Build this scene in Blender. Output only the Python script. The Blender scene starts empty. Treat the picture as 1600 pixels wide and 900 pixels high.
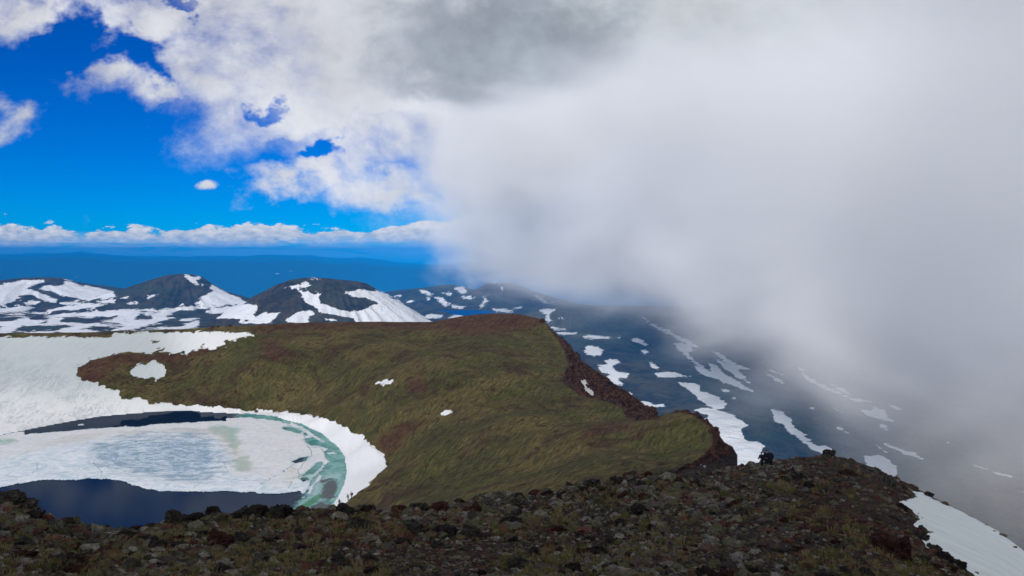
import bpy, bmesh, math, random
import numpy as np
from mathutils import Vector, Matrix

random.seed(7)
rng = np.random.default_rng(7)
C = bpy.context.scene.collection
scene = bpy.context.scene
R = math.radians

# ------------------------------------------------------------------ camera, exposure
FPX = 1256.0
HY = 392.0                                   # photo row of the horizon
TH = math.atan((450 - HY) / FPX)
CT, ST = math.cos(TH), math.sin(TH)
cd = bpy.data.cameras.new('camera')
cam = bpy.data.objects.new('camera', cd); C.objects.link(cam)
cam.location = (0, 0, 0)
cam.rotation_euler = (math.pi / 2 - TH, 0, 0)
cd.sensor_width = 36; cd.lens = 36 * FPX / 1600
cd.clip_start = 0.3; cd.clip_end = 300000
scene.camera = cam
scene.view_settings.view_transform = 'Standard'
scene.view_settings.look = 'None'
scene.view_settings.gamma = 1
scene.view_settings.exposure = 0.0
scene.view_settings.use_curve_mapping = False
cy = scene.cycles
cy.use_denoising = True
cy.use_adaptive_sampling = True
cy.adaptive_threshold = 0.02
cy.max_bounces = 8; cy.diffuse_bounces = 2; cy.glossy_bounces = 2
cy.transparent_max_bounces = 8; cy.volume_bounces = 6

# ------------------------------------------------------------------ sun
SUN_EL = R(38); SUN_AZ = R(201)              # clockwise from +Y: behind the camera, a little to its left
sdir = Vector((math.sin(SUN_AZ) * math.cos(SUN_EL), math.cos(SUN_AZ) * math.cos(SUN_EL), math.sin(SUN_EL)))
sl = bpy.data.lights.new('sun', 'SUN'); sl.energy = 3.3; sl.angle = R(0.6); sl.color = (1.0, 0.965, 0.91)
so = bpy.data.objects.new('sun', sl); C.objects.link(so)
so.rotation_euler = sdir.to_track_quat('Z', 'Y').to_euler()

# ------------------------------------------------------------------ small node language
class S:
    def __init__(s, nt, sock): s.nt, s.k = nt, sock
    def _m(s, op, *a, clamp=False):
        n = s.nt.nodes.new('ShaderNodeMath'); n.operation = op; n.use_clamp = clamp
        for i, x in enumerate((s,) + a):
            if isinstance(x, S): s.nt.links.new(x.k, n.inputs[i])
            else: n.inputs[i].default_value = x
        return S(s.nt, n.outputs[0])
    def __add__(s, o): return s._m('ADD', o)
    __radd__ = __add__
    def __mul__(s, o): return s._m('MULTIPLY', o)
    __rmul__ = __mul__
    def __sub__(s, o): return s._m('SUBTRACT', o)
    def __rsub__(s, o): return (s * -1.0)._m('ADD', o)
    def __truediv__(s, o): return s._m('DIVIDE', o)
    def max(s, o): return s._m('MAXIMUM', o)
    def min(s, o): return s._m('MINIMUM', o)
    def clamp(s): return s._m('ADD', 0.0, clamp=True)
    def abs(s): return s._m('ABSOLUTE')
    def pow(s, o): return s._m('POWER', o)
    def step(s, a, b, lo=0.0, hi=1.0):                       # smooth step from a to b
        n = s.nt.nodes.new('ShaderNodeMapRange'); n.interpolation_type = 'SMOOTHSTEP'
        s.nt.links.new(s.k, n.inputs['Value'])
        n.inputs['From Min'].default_value = a; n.inputs['From Max'].default_value = b
        n.inputs['To Min'].default_value = lo; n.inputs['To Max'].default_value = hi
        return S(s.nt, n.outputs[0])

class M:
    """a node material under construction"""
    def __init__(m, name):
        m.mat = bpy.data.materials.new(name); m.mat.use_nodes = True
        m.nt = m.mat.node_tree; m.nt.nodes.clear()
        m.out = m.nt.nodes.new('ShaderNodeOutputMaterial')
    def node(m, t, **kw):
        n = m.nt.nodes.new(t)
        for k, v in kw.items(): setattr(n, k, v)
        return n
    def link(m, a, b): m.nt.links.new(a.k if isinstance(a, S) else a, b)
    def attr(m, name):
        n = m.node('ShaderNodeAttribute', attribute_name=name); return S(m.nt, n.outputs['Fac'])
    def pos(m):
        return m.node('ShaderNodeTexCoord').outputs['Object']
    def geo(m, out): return m.node('ShaderNodeNewGeometry').outputs[out]
    def mapped(m, vec, scale=(1, 1, 1), rot=(0, 0, 0), loc=(0, 0, 0)):
        n = m.node('ShaderNodeMapping'); m.link(vec, n.inputs['Vector'])
        n.inputs['Scale'].default_value = scale; n.inputs['Rotation'].default_value = rot; n.inputs['Location'].default_value = loc
        return n.outputs[0]
    def stretch(m, vec, ang, long_, short_=1.0, zz=None):
        """coordinates measured along a ground direction (unit long_) and across it (unit short_)"""
        n = m.node('ShaderNodeMapping'); n.vector_type = 'TEXTURE'; m.link(vec, n.inputs['Vector'])
        n.inputs['Rotation'].default_value = (0, 0, R(ang)); n.inputs['Scale'].default_value = (long_, short_, zz or short_); return n.outputs[0]
    def noise(m, vec, scale, detail=4, rough=0.55, dist=0.0):
        n = m.node('ShaderNodeTexNoise'); m.link(vec, n.inputs['Vector'])
        n.inputs['Scale'].default_value = scale; n.inputs['Detail'].default_value = detail
        n.inputs['Roughness'].default_value = rough; n.inputs['Distortion'].default_value = dist
        return S(m.nt, n.outputs[0])
    def voro(m, vec, scale, feature='F1', out='Distance'):
        n = m.node('ShaderNodeTexVoronoi', feature=feature); m.link(vec, n.inputs['Vector'])
        n.inputs['Scale'].default_value = scale
        return n.outputs[out] if out == 'Color' else S(m.nt, n.outputs[out])
    def mix(m, f, a, b, blend='MIX'):
        n = m.node('ShaderNodeMix', data_type='RGBA', blend_type=blend)
        for x, i in ((f, n.inputs[0]), (a, n.inputs[6]), (b, n.inputs[7])):
            if isinstance(x, (S, bpy.types.NodeSocket)): m.link(x, i)
            elif isinstance(x, (tuple, list)): i.default_value = tuple(x) + (1,)
            else: i.default_value = x
        return n.outputs[2]
    def bump(m, h, dist, strength=1.0, normal=None):
        n = m.node('ShaderNodeBump'); m.link(h, n.inputs['Height'])
        n.inputs['Distance'].default_value = dist; n.inputs['Strength'].default_value = strength
        if normal is not None: m.link(normal, n.inputs['Normal'])
        return n.outputs[0]
    def finish(m, col, rough=0.9, normal=None, spec=0.2, **kw):
        b = m.node('ShaderNodeBsdfPrincipled')
        if isinstance(col, (tuple, list)): b.inputs['Base Color'].default_value = tuple(col) + (1,)
        else: m.link(col, b.inputs['Base Color'])
        if isinstance(rough, S): m.link(rough, b.inputs['Roughness'])
        else: b.inputs['Roughness'].default_value = rough
        if isinstance(spec, S): m.link(spec, b.inputs['Specular IOR Level'])
        else: b.inputs['Specular IOR Level'].default_value = spec
        if normal is not None: m.link(normal, b.inputs['Normal'])
        for k, v in kw.items(): b.inputs[k].default_value = v
        m.nt.links.new(b.outputs[0], m.out.inputs[0])
        return m.mat

# ------------------------------------------------------------------ photo geometry
def ray(px, py):
    """direction through a photo pixel as (X/Y, Z/Y)"""
    px = np.asarray(px, float); up = 450 - np.asarray(py, float)
    Y = FPX * CT + up * ST; Z = -FPX * ST + up * CT
    return (px - 800) / Y, Z / Y
def proj(X, Y, Z):
    f = Y * CT - Z * ST; up = Y * ST + Z * CT
    f = np.maximum(f, 1e-3)
    return 800 + X / f * FPX, 450 - up / f * FPX
def at(px, py, D):
    u, v = ray(px, py); return float(u * D), float(D), float(v * D)
def atz(px, py, z):
    u, v = ray(px, py); D = z / v; return float(u * D), float(D), z

# ------------------------------------------------------------------ world: clear sky and clouds by direction
world = bpy.data.worlds.new('World'); scene.world = world; world.use_nodes = True
class W(M):
    def __init__(m): m.nt = world.node_tree; m.nt.nodes.clear(); m.out = m.nt.nodes.new('ShaderNodeOutputWorld')
w = W()
BG = 0.1
sky = w.node('ShaderNodeTexSky', sky_type='NISHITA')
sky.sun_disc = False; sky.sun_elevation = SUN_EL; sky.sun_rotation = SUN_AZ
sky.altitude = 3000; sky.air_density = 1.0; sky.dust_density = 0.3; sky.ozone_density = 2.5
gen = w.node('ShaderNodeTexCoord').outputs['Generated']
sep = w.node('ShaderNodeSeparateXYZ'); w.link(gen, sep.inputs[0])
dx, dy, dz = (S(w.nt, sep.outputs[i]) for i in range(3))
ay = dy.abs().max(0.08)
P = dx / ay; Q = dz / ay                       # tangents of azimuth and elevation
skyc = w.node('ShaderNodeHueSaturation'); w.link(sky.outputs[0], skyc.inputs['Color'])
skyc.inputs['Saturation'].default_value = 1.35; skyc.inputs['Value'].default_value = 1.0
SKY = w.mix(1.0, skyc.outputs[0], (0.0, 0.46, 0.98), 'MULTIPLY')
# noise fields on the direction sphere
comb = w.node('ShaderNodeCombineXYZ'); w.link(P, comb.inputs[0]); w.link(Q * 1.25, comb.inputs[1])
pq = comb.outputs[0]
n1 = w.noise(pq, 4.5, 9, 0.64, 0.35); n2 = w.noise(w.mapped(pq, loc=(3.1, 1.7, 0)), 13, 6, 0.62, 0.2)
n3 = w.noise(w.mapped(pq, loc=(7.3, 2.2, 0)), 2.2, 5, 0.5, 0.3)
wx = (w.noise(w.mapped(pq, loc=(5, 9, 0)), 7, 5, 0.6) - 0.5) * 0.26
wy = (w.noise(w.mapped(pq, loc=(15, 4, 0)), 7, 5, 0.6) - 0.5) * 0.20
PW, QW = P + wx, Q + wy
def blob(px, py, rx, ry, p=None, q=None):
    u, v = ray(px, py)
    a = ((p or PW) - float(u)) / (rx / FPX); b = ((q or QW) - float(v)) / (ry / FPX)
    return 1.0 - (a * a + b * b)._m('SQRT')        # 1 in the middle, 0 at the rim
def curve_of(fac, pts):
    """piecewise curve fac -> value, both already in 0..1"""
    n = w.node('ShaderNodeFloatCurve'); w.link(fac, n.inputs['Value'])
    c = n.mapping.curves[0]
    while len(c.points) > 2: c.points.remove(c.points[1])
    c.points[0].location = pts[0]; c.points[-1].location = pts[-1]
    for p in pts[1:-1]: c.points.new(*p)
    for p in c.points: p.handle_type = 'VECTOR'
    n.mapping.update(); return S(w.nt, n.outputs[0])
# edge of the great cloud mass: photo row -> photo column
edge = [(-200, 90), (0, 150), (60, 235), (100, 250), (185, 330), (200, 440), (240, 500), (275, 600), (300, 650), (330, 668), (400, 700)]
qmin, qmax = -0.02, 0.5
pts = []
for py, px in sorted(edge, key=lambda e: -e[0]):
    u, v = ray(px, py); pts.append(((float(v) - qmin) / (qmax - qmin), (float(u) + 1) / 2))
pts = [(0.0, pts[0][1])] + pts[0:] if pts[0][0] > 0.001 else pts
pts = pts + [(1.0, pts[-1][1])]
eb = curve_of(((QW - qmin) / (qmax - qmin)).clamp(), pts) * 2.0 - 1.0
mass = ((PW - eb) * 7.0).min(1.0).max(-1.2)
for b in ((330, 125, 105, 85), (150, 122, 85, 48), (255, 30, 110, 45), (22, 190, 52, 32), (35, 12, 85, 44), (600, 290, 90, 36), (220, 140, 70, 32), (520, 262, 60, 26)):
    mass = mass.max(blob(*b) * 1.15)
soft = 0.5 + (blob(450, 278, 85, 30)).max(-0.6)
mass = mass.max(blob(452, 279, 62, 24) * 1.2)
for b in ((200, 88, 62, 44), (415, 150, 30, 16), (292, 8, 26, 13), (525, 228, 40, 14), (95, 60, 40, 60)):
    mass = mass - (blob(*b) + 0.25).max(0.0) * 1.7
cov = (mass * 0.80 + (n1 - 0.5) * 3.4 + (n2 - 0.5) * 1.0 - 0.04)
cloud = cov.step(-0.42, 1.0)
lone = (blob(327, 290, 20, 9, P + wx * 0.2, Q + wy * 0.12) * 1.2 + (n2 - 0.5) * 2.5).step(0.1, 0.8)
cloud = cloud.max(lone)
# veil under the great cloud: always closed to the right
closed = (PW - eb).step(0.06, 0.20)
cloud = cloud.max(closed)
# behind the camera and overhead: broken cloud
back = dy.step(-0.25, 0.15)
cloud = cloud * back + (1.0 - back) * (w.noise(gen, 3, 5, 0.6)).step(0.42, 0.62)
# brightness of the cloud
lum = 0.73 + (n1 - 0.5) * 0.9 + (n2 - 0.5) * 0.35 - (n3 - 0.5) * 0.5
thin = cov.step(0.2, 1.3)
lum = lum - 0.05 * thin
dark = (blob(790, 70, 360, 150) + (n2 - 0.5) * 1.2 + (n1 - 0.5) * 0.8).step(0.0, 0.75)
lum = lum - dark * (0.40 + (n3 - 0.5) * 0.3)
dark2 = blob(900, 210, 120, 90).step(0.0, 0.8)
lum = lum - dark2 * 0.10
brt = blob(700, 190, 120, 60).step(0.1, 0.9)
lum = lum + brt * 0.10
lum = lum - (P - 0.08).step(0.0, 0.62) * 0.25 - P.step(-0.15, -0.45) * 0.07
CL = w.mix(lum.clamp(), (0.0, 0.0, 0.0), (1.0, 1.0, 1.0))
tint = w.mix((P + 0.1).step(-0.1, 0.45), (0.97, 0.99, 1.06), (0.95, 1.0, 1.045))
CL = w.mix(1.0, CL, tint, 'MULTIPLY')
CL = w.mix(dark * 0.8, CL, w.mix(1.0, CL, (0.90, 1.0, 1.09), 'MULTIPLY'))
CLs = w.mix(1.0, CL, (1 / BG, 1 / BG, 1 / BG), 'MULTIPLY')
# low bank of cumulus over the horizon
cq = w.node('ShaderNodeCombineXYZ'); w.link(P, cq.inputs[0]); w.link(Q * 2.4, cq.inputs[1])
c1 = w.noise(cq.outputs[0], 22, 7, 0.58, 0.1); c2 = w.noise(w.mapped(cq.outputs[0], (1, 1, 1), loc=(4, 0, 0)), 60, 5, 0.6, 0.3)
c0 = w.noise(w.mapped(cq.outputs[0], (1, .35, 1), loc=(9, 3, 0)), 7, 3, 0.5)
c3 = w.noise(w.mapped(cq.outputs[0], (1, 5, 1), loc=(2, 8, 0)), 12, 6, 0.6, 0.4)
top = 0.0315 + (c0 - 0.5) * 0.055 + (c1 - 0.5) * 0.05
cum = (top - Q + (c2 - 0.5) * 0.008).step(0.0, 0.0035) * (Q + (c0 - 0.5) * 0.03 + (c2 - 0.5) * 0.02).step(0.006, 0.017)
cumm = cum * (0.35 + (c1 * 0.6 + c2 * 0.4)).step(0.60, 0.78)
layer = Q.step(-0.02, 0.002) * (1.0 - Q.step(0.012, 0.026)) * c3.step(0.30, 0.54) * 0.95
cumlum = 0.72 + ((c2 - 0.5) * 1.6 + (c1 - 0.5) * 0.9) + (Q - 0.02) * 8.0
CU = w.mix(1.0, w.mix(cumlum.clamp(), (0.16, 0.30, 0.52), (0.98, 0.96, 0.95)), (0.86 / BG, 0.86 / BG, 0.86 / BG), 'MULTIPLY')
LY = w.mix(1.0, w.mix(c2, (0.30, 0.50, 0.78), (0.55, 0.68, 0.86)), (1 / BG, 1 / BG, 1 / BG), 'MULTIPLY')
col = w.mix(layer, SKY, LY)
col = w.mix(cumm.clamp(), col, CU)
col = w.mix(cloud, col, CLs)
bg = w.node('ShaderNodeBackground'); w.link(col, bg.inputs[0]); bg.inputs[1].default_value = BG
w.nt.links.new(bg.outputs[0], w.out.inputs[0])

# ------------------------------------------------------------------ numeric noise
_pg = rng.normal(size=(256, 256, 2)); _pg /= np.linalg.norm(_pg, axis=2, keepdims=True)
def perlin(x, y):
    xi = np.floor(x).astype(int); yi = np.floor(y).astype(int); xf = x - xi; yf = y - yi
    s = xf * xf * xf * (xf * (xf * 6 - 15) + 10); t = yf * yf * yf * (yf * (yf * 6 - 15) + 10)
    def g(a, b):
        v = _pg[(xi + a) & 255, (yi + b) & 255]; return v[..., 0] * (xf - a) + v[..., 1] * (yf - b)
    return (g(0, 0) * (1 - s) + g(1, 0) * s) * (1 - t) + (g(0, 1) * (1 - s) + g(1, 1) * s) * t
def fbm(x, y, o=5, gain=0.5, ridged=False):
    r = 0; a = 1.0
    for i in range(o):
        p = perlin(x + 17.3 * i, y - 9.1 * i)
        r = r + a * ((0.35 - np.abs(p)) if ridged else p); a *= gain; x = x * 2.03; y = y * 2.03
    return r
def sstep(a, b, x):
    t = np.clip((x - a) / (b - a), 0, 1); return t * t * (3 - 2 * t)

# ------------------------------------------------------------------ silhouettes as functions of u = X/Y
def uv_curve(rows):
    a = np.array(rows, float); u, v = ray(a[:, 0], a[:, 1]); D = a[:, 2]
    return u, v, D
# crest of the near stony shoulder: column, row, distance
FG = [(-700, 760, 14), (-300, 775, 11), (-60, 792, 10.5), (0, 800, 10.5), (60, 806, 11), (100, 822, 12.5), (150, 836, 13), (210, 832, 13), (260, 822, 14), (330, 812, 15.5), (400, 812, 17), (500, 806, 20), (600, 803, 23),
      (680, 800, 26), (740, 790, 31), (800, 786, 36), (860, 784, 42), (930, 772, 52), (1000, 757, 66), (1060, 746, 78), (1110, 737, 86), (1150, 729, 92), (1190, 722, 97), (1240, 716, 101), (1300, 712, 104),
      (1330, 718, 102), (1370, 733, 98), (1410, 752, 94), (1440, 767, 90), (1455, 776, 87), (1500, 798, 82), (1560, 830, 74), (1600, 861, 66), (1700, 925, 52), (1900, 1020, 38), (2300, 1130, 26)]
RIM = [(-700, 524, 340), (-300, 523, 365), (0, 521, 390), (90, 520, 393), (175, 518, 396), (240, 516, 398), (300, 513, 398), (400, 508, 400), (450, 505, 400), (550, 503, 400), (640, 503, 400), (680, 503, 400), (705, 497, 400), (740, 492, 400),
       (780, 490, 400), (812, 490, 400), (840, 497, 395), (853, 504, 387), (866, 519, 370), (880, 529, 352), (892, 540, 338), (899, 556, 325), (915, 568, 312), (932, 580, 300), (960, 599, 275), (985, 618, 255),
       (1000, 632, 243), (1012, 638, 234), (1024, 642, 226), (1030, 651, 214), (1050, 643, 200), (1070, 641, 190), (1080, 643, 186), (1095, 653, 178), (1114, 660, 168), (1120, 672, 162), (1124, 688, 156), (1136, 698, 148), (1144, 708, 142), (1149, 728, 132), (1154, 745, 126), (1200, 900, 110), (2300, 1300, 60)]
fu, fv, fD = uv_curve(FG); ru, rv, rD = uv_curve(RIM)
def Yf_(u): return np.interp(u, fu, fD)
def Zf_(u): return np.interp(u, fu, fv) * Yf_(u)
def Ym_(u): return np.interp(u, ru, rD)
def Zm_(u): return np.interp(u, ru, rv) * Ym_(u)
LZ = -66.0
LAKE = [(-330, 720), (-120, 696), (0, 680), (40, 672), (100, 660), (160, 650), (240, 643), (300, 642), (380, 646), (430, 651), (470, 661), (500, 675), (525, 695), (539, 715), (542, 735), (537, 757), (527, 778), (510, 801), (480, 830), (430, 862), (300, 890), (0, 900), (-300, 860), (-420, 780)]
# control points of the bowl
cp = []
for i, (px, py) in enumerate(LAKE): cp.append(atz(px, py, LZ + 0.1))
for a in np.linspace(-700, 1130, 62):
    u = float(ray(a, 560)[0]); D = float(Ym_(u)); cp.append((u * D, D, float(Zm_(u))))
for px, py, z in ((0, 672, -65.3), (100, 640, -63), (240, 629, -63.2), (300, 633, -63), (380, 639, -63), (450, 646, -63), (500, 656, -62.6), (540, 673, -62), (572, 688, -61.4), (601, 712, -60.8), (604, 728, -60.5), (560, 768, -62.5), (520, 800, -64.2)):
    cp.append(atz(px, py, z))
for px, py, D in ((400, 570, 345), (600, 600, 292), (600, 550, 340), (600, 650, 258), (800, 600, 262), (800, 540, 325), (800, 650, 222), (800, 700, 187), (800, 750, 152), (700, 780, 158), (1000, 700, 160), (1000, 735, 122), (900, 650, 218), (900, 720, 152),
                  (700, 700, 203), (700, 620, 262), (650, 760, 190), (1100, 700, 147), (1090, 728, 110), (950, 620, 248), (1010, 655, 212), (860, 560, 305), (200, 560, 358), (350, 600, 314), (50, 600, 330), (0, 560, 362), (0, 530, 384), (-250, 600, 320), (-600, 600, 290), (900, 760, 100), (250, 540, 378), (450, 530, 375), (700, 530, 362), (1060, 670, 172)):
    cp.append(at(px, py, D))
cp = np.array(cp); cxy = cp[:, :2] / 100.0
def _phi(r2): return 0.5 * r2 * np.log(r2 + 1e-12)
_d = ((cxy[:, None] - cxy[None]) ** 2).sum(2)
n = len(cp); A = np.zeros((n + 3, n + 3)); A[:n, :n] = _phi(_d) + np.eye(n) * 0.0006
A[:n, n] = 1; A[:n, n + 1:] = cxy; A[n, :n] = 1; A[n + 1:, :n] = cxy.T
_w = np.linalg.solve(A, np.concatenate([cp[:, 2], [0, 0, 0]]))
def tps(X, Y):
    x = X.ravel() / 100; y = Y.ravel() / 100; out = np.full(x.shape, _w[n]) + _w[n + 1] * x + _w[n + 2] * y
    for i in range(n): out += _w[i] * _phi((x - cxy[i, 0]) ** 2 + (y - cxy[i, 1]) ** 2)
    return out.reshape(X.shape)

def poly_sdf(PX, PY, poly, ysc=1.0, far=-60.0, out=None):
    """signed distance in pixels, positive inside; ysc stretches rows before measuring"""
    P_ = np.array(poly, float); res = np.full(PX.shape, far) if out is None else out
    m = 70
    sel = (PX > P_[:, 0].min() - m) & (PX < P_[:, 0].max() + m) & (PY > P_[:, 1].min() - m) & (PY < P_[:, 1].max() + m)
    if not sel.any(): return res
    x = PX[sel]; y = PY[sel]; d2 = np.full(x.shape, 1e9); ins = np.zeros(x.shape, bool)
    for i in range(len(P_)):
        x1, y1 = P_[i]; x2, y2 = P_[(i + 1) % len(P_)]
        ex, ey = x2 - x1, (y2 - y1) * ysc; wx_, wy_ = x - x1, (y - y1) * ysc
        t = np.clip((wx_ * ex + wy_ * ey) / (ex * ex + ey * ey + 1e-9), 0, 1)
        d2 = np.minimum(d2, (wx_ - ex * t) ** 2 + (wy_ - ey * t) ** 2)
        c = ((y1 > y) != (y2 > y)) & (x < (x2 - x1) * (y - y1) / ((y2 - y1) if y2 != y1 else 1e-9) + x1)
        ins ^= c
    d = np.sqrt(d2) * np.where(ins, 1, -1)
    res[sel] = np.maximum(res[sel], d); return res
def polys_sdf(PX, PY, polys, ysc=1.0):
    r = np.full(PX.shape, -60.0)
    for p in polys: poly_sdf(PX, PY, p, ysc, out=r)
    return r
def line_dist(PX, PY, lines, ysc=1.0):
    d2 = np.full(PX.shape, 3600.0)
    for ln in lines:
        for (x1, y1), (x2, y2) in zip(ln[:-1], ln[1:]):
            ex, ey = x2 - x1, (y2 - y1) * ysc; a, b = PX - x1, (PY - y1) * ysc
            t = np.clip((a * ex + b * ey) / (ex * ex + ey * ey + 1e-9), 0, 1)
            d2 = np.minimum(d2, (a - ex * t) ** 2 + (b - ey * t) ** 2)
    return np.sqrt(d2)

# ------------------------------------------------------------------ far hills: silhouette (column, row), distance, plateau height
PLAIN = -455.0
HILLS = [
    ([(-420, 470), (-250, 452), (-80, 441), (0, 438), (35, 434), (60, 433), (95, 435), (112, 441), (150, 449), (185, 455), (225, 464), (290, 480)], 6400, 60, 1.0),
    ([(100, 476), (150, 465), (190, 454), (215, 445), (240, 436), (262, 430), (278, 428), (300, 429), (316, 434), (332, 446), (352, 457), (380, 466), (400, 473), (440, 484)], 5900, 285, 1.0),
    ([(340, 492), (385, 470), (410, 457), (435, 444), (455, 437), (474, 434), (500, 437), (530, 439), (558, 440), (572, 443), (590, 454), (615, 468), (640, 483), (665, 499), (690, 508), (720, 513)], 4300, 515, 1.0),
    ([(560, 470), (600, 456), (640, 452), (665, 449), (690, 445), (705, 445), (722, 447), (740, 453), (780, 462), (850, 475)], 8200, 692, 1.0),
    ([(690, 470), (728, 458), (745, 451), (764, 441), (785, 440), (802, 441), (812, 446), (832, 454), (860, 463), (900, 474), (950, 484)], 7400, 783, 1.0),
    ([(770, 500), (815, 492), (850, 482), (885, 475), (930, 478), (980, 490), (1040, 510)], 5200, 890, 1.0),
]
def hill_z(X, Y, base):
    Z = base.copy()
    for sil, D, cpx, k in HILLS:
        a = np.array(sil, float); u, v = ray(a[:, 0], a[:, 1]); hx = u * D; hz = v * D
        if cpx == 60: cx = float(ray(60, 440)[0]) * D
        else: cx = float(ray(cpx, 440)[0]) * D
        dx_, dy_ = X - cx, (Y - D)
        r = np.sqrt(dx_ ** 2 + dy_ ** 2); c = dx_ / np.maximum(r, 1)
        wr = sstep(-1, 1, c)
        mx = max(hx[-1] - cx, cx - hx[0]); sel = r < mx * 1.05
        if not sel.any(): continue
        rr = r[sel]
        zr = np.interp(cx + rr, hx, hz, right=-3000); zl = np.interp(cx - rr, hx, hz, left=-3000)
        bs = base[sel]
        zr = np.maximum(zr, bs); zl = np.maximum(zl, bs)
        z = zl * (1 - wr[sel]) + zr * wr[sel]
        # gullies running down the flank; none on the silhouette's own azimuth line at the summit
        ang = np.arctan2(dy_[sel], dx_[sel])
        z = z - np.abs(perlin(ang * 7 + D, rr / 900.0)) * 42 * sstep(60, 300, rr) * np.clip(np.abs(dy_[sel]) / 250, 0, 1) * (z > bs + 5)
        if cpx in (515, 783):                               # a shallow crater in the flat top
            z = z - 55 * sstep(150, 20, rr)* 0.5
        Z[sel] = np.maximum(Z[sel], z)
    return Z
RANGE = [(-900, 402), (-400, 398), (0, 397), (60, 395), (110, 394), (160, 397), (230, 400), (300, 401), (360, 400), (430, 399), (480, 401), (520, 404), (560, 402), (600, 405), (650, 411), (700, 412), (800, 406), (900, 404), (1600, 400), (2600, 400)]
gu, gv = ray([p[0] for p in RANGE], [p[1] for p in RANGE])
def plain_z(X, Y):
    u = X / Y
    z = PLAIN - 0.105 * np.clip(Y - 6700, 0, 9500)
    z = z + 22 * fbm(X / 900, Y / 900, 4) * sstep(700, 1500, Y) + 5 * fbm(X / 160, Y / 160, 3)
    # the plateau swells towards the far left and steps down to the right
    z = z + 40 * sstep(-0.1, -0.5, u) * sstep(1500, 4500, Y) * sstep(9500, 7000, Y)
    z = hill_z(X, Y, z)
    for D0, dr, wd in ((27000, 9, 3200), (36000, 4, 4200), (46000, 0, 6500)):
        zt = (np.interp(u, gu, gv) - dr / FPX + 0.0042 * fbm(u * 9 + D0, u * 0 + D0 / 9e3, 6)) * D0
        h = np.exp(-((Y - D0) / wd) ** 2) * (1 + 0.12 * fbm(X / 2500, Y / 2500, 5, ridged=True))
        z = np.maximum(z, z + (zt - z) * np.clip(h, 0, 1))
    return z

UE = float(ray(1152, 730)[0])
def zfun(U, Y, detail=True):
    X = U * Y
    Yf = Yf_(U); Zf = Zf_(U); Ym = Ym_(U); Zm = Zm_(U)
    t = np.clip((Y - 2.0) / (Yf - 2.0), 0, 1)
    z0 = -1.62
    rt = sstep(0.17, 0.26, U); zfg = z0 + (Zf - z0) * t + (1 - rt) * 0.02 * (Yf - 2) * t * (1 - t) - rt * 0.55 * sstep(0.4, 0.75, t) * sstep(1.0, 0.93, t)
    if detail:
        px, py = proj(X, Y, zfg)
        sn = SNOWF(px, py)
        a = np.clip(Y / 30, 0.15, 1.0) * (1 - sstep(-6, 4, sn))
        zfg = zfg + a * (1 - 0.7 * rt) * (0.9 * fbm(X / 9, Y / 9, 4) * np.clip(t * (1 - t) * 4 + 0.08, 0, 1) + 0.25 * fbm(X / 1.3, Y / 1.3, 4)) + 0.035 * fbm(X / 0.35 + 5, Y / 0.35, 3) * (1 - sstep(-6, 4, sn))
        zfg = zfg + 0.12 * fbm(X / 5, Y / 9, 3) * sstep(-2, 10, sn)
    k = 0.62 + 0.35 * sstep(0.0, -0.25, U)
    fall = Zf - k * (Y - Yf) - 0.3 * sstep(0, 3, Y - Yf)
    fall = fall + 1.2 * fbm(X / 6, Y / 6, 4) * sstep(0, 8, Y - Yf)
    pl = plain_z(X, np.maximum(Y, 300))
    mid = np.full(X.shape, -9e9)
    sel = (Y > Yf) & (Y <= Ym + 1e-6) & (U < UE) & (Y < 430)
    if sel.any():
        xs, ys = X[sel], Y[sel]; b = tps(xs, ys)
        lx, ly = proj(xs, ys, np.full(xs.shape, LZ)); sd = poly_sdf(lx, ly, LAKE)
        near = sstep(1.0, 0.9, ys / Ym[sel])
        if detail:
            qx, qy = proj(xs, ys, b); rk = sstep(0, 9, polys_sdf(qx, qy, ROCK_MID[:2])); sw_ = sstep(-8, 4, polys_sdf(qx, qy, SNOW_MID))
            b = b + rk * (5.0 * fbm(xs / 8, ys / 14, 5, 0.62, ridged=True) - 1.6)
            b = b + (1 - 0.75 * sw_) * (2.6 * fbm(xs / 26, ys / 38, 4) + 0.35 * fbm(xs / 5, ys / 9, 4)) * np.clip(near * 1.3, 0.12, 1) * np.clip(-sd / 25, 0, 1)
        b = np.where(sd > 0, LZ - 0.25 - np.clip(sd, 0, 40) * 0.05, np.maximum(b, LZ + np.clip(-sd, 0, 40) * 0.03))
        mid[sel] = b
    sel = (Y > Ym) & (U < UE)
    if sel.any():
        d = (Y - Ym)[sel]; mid[sel] = (Zm[sel] - 0.5 * d - 1.5 * sstep(0, 6, d)) + 2.0 * fbm(X[sel] / 14, Y[sel] / 14, 3) * sstep(0, 20, d)
    z = np.where(Y <= Yf, zfg, np.maximum(np.maximum(fall, mid), pl))
    return z

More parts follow.
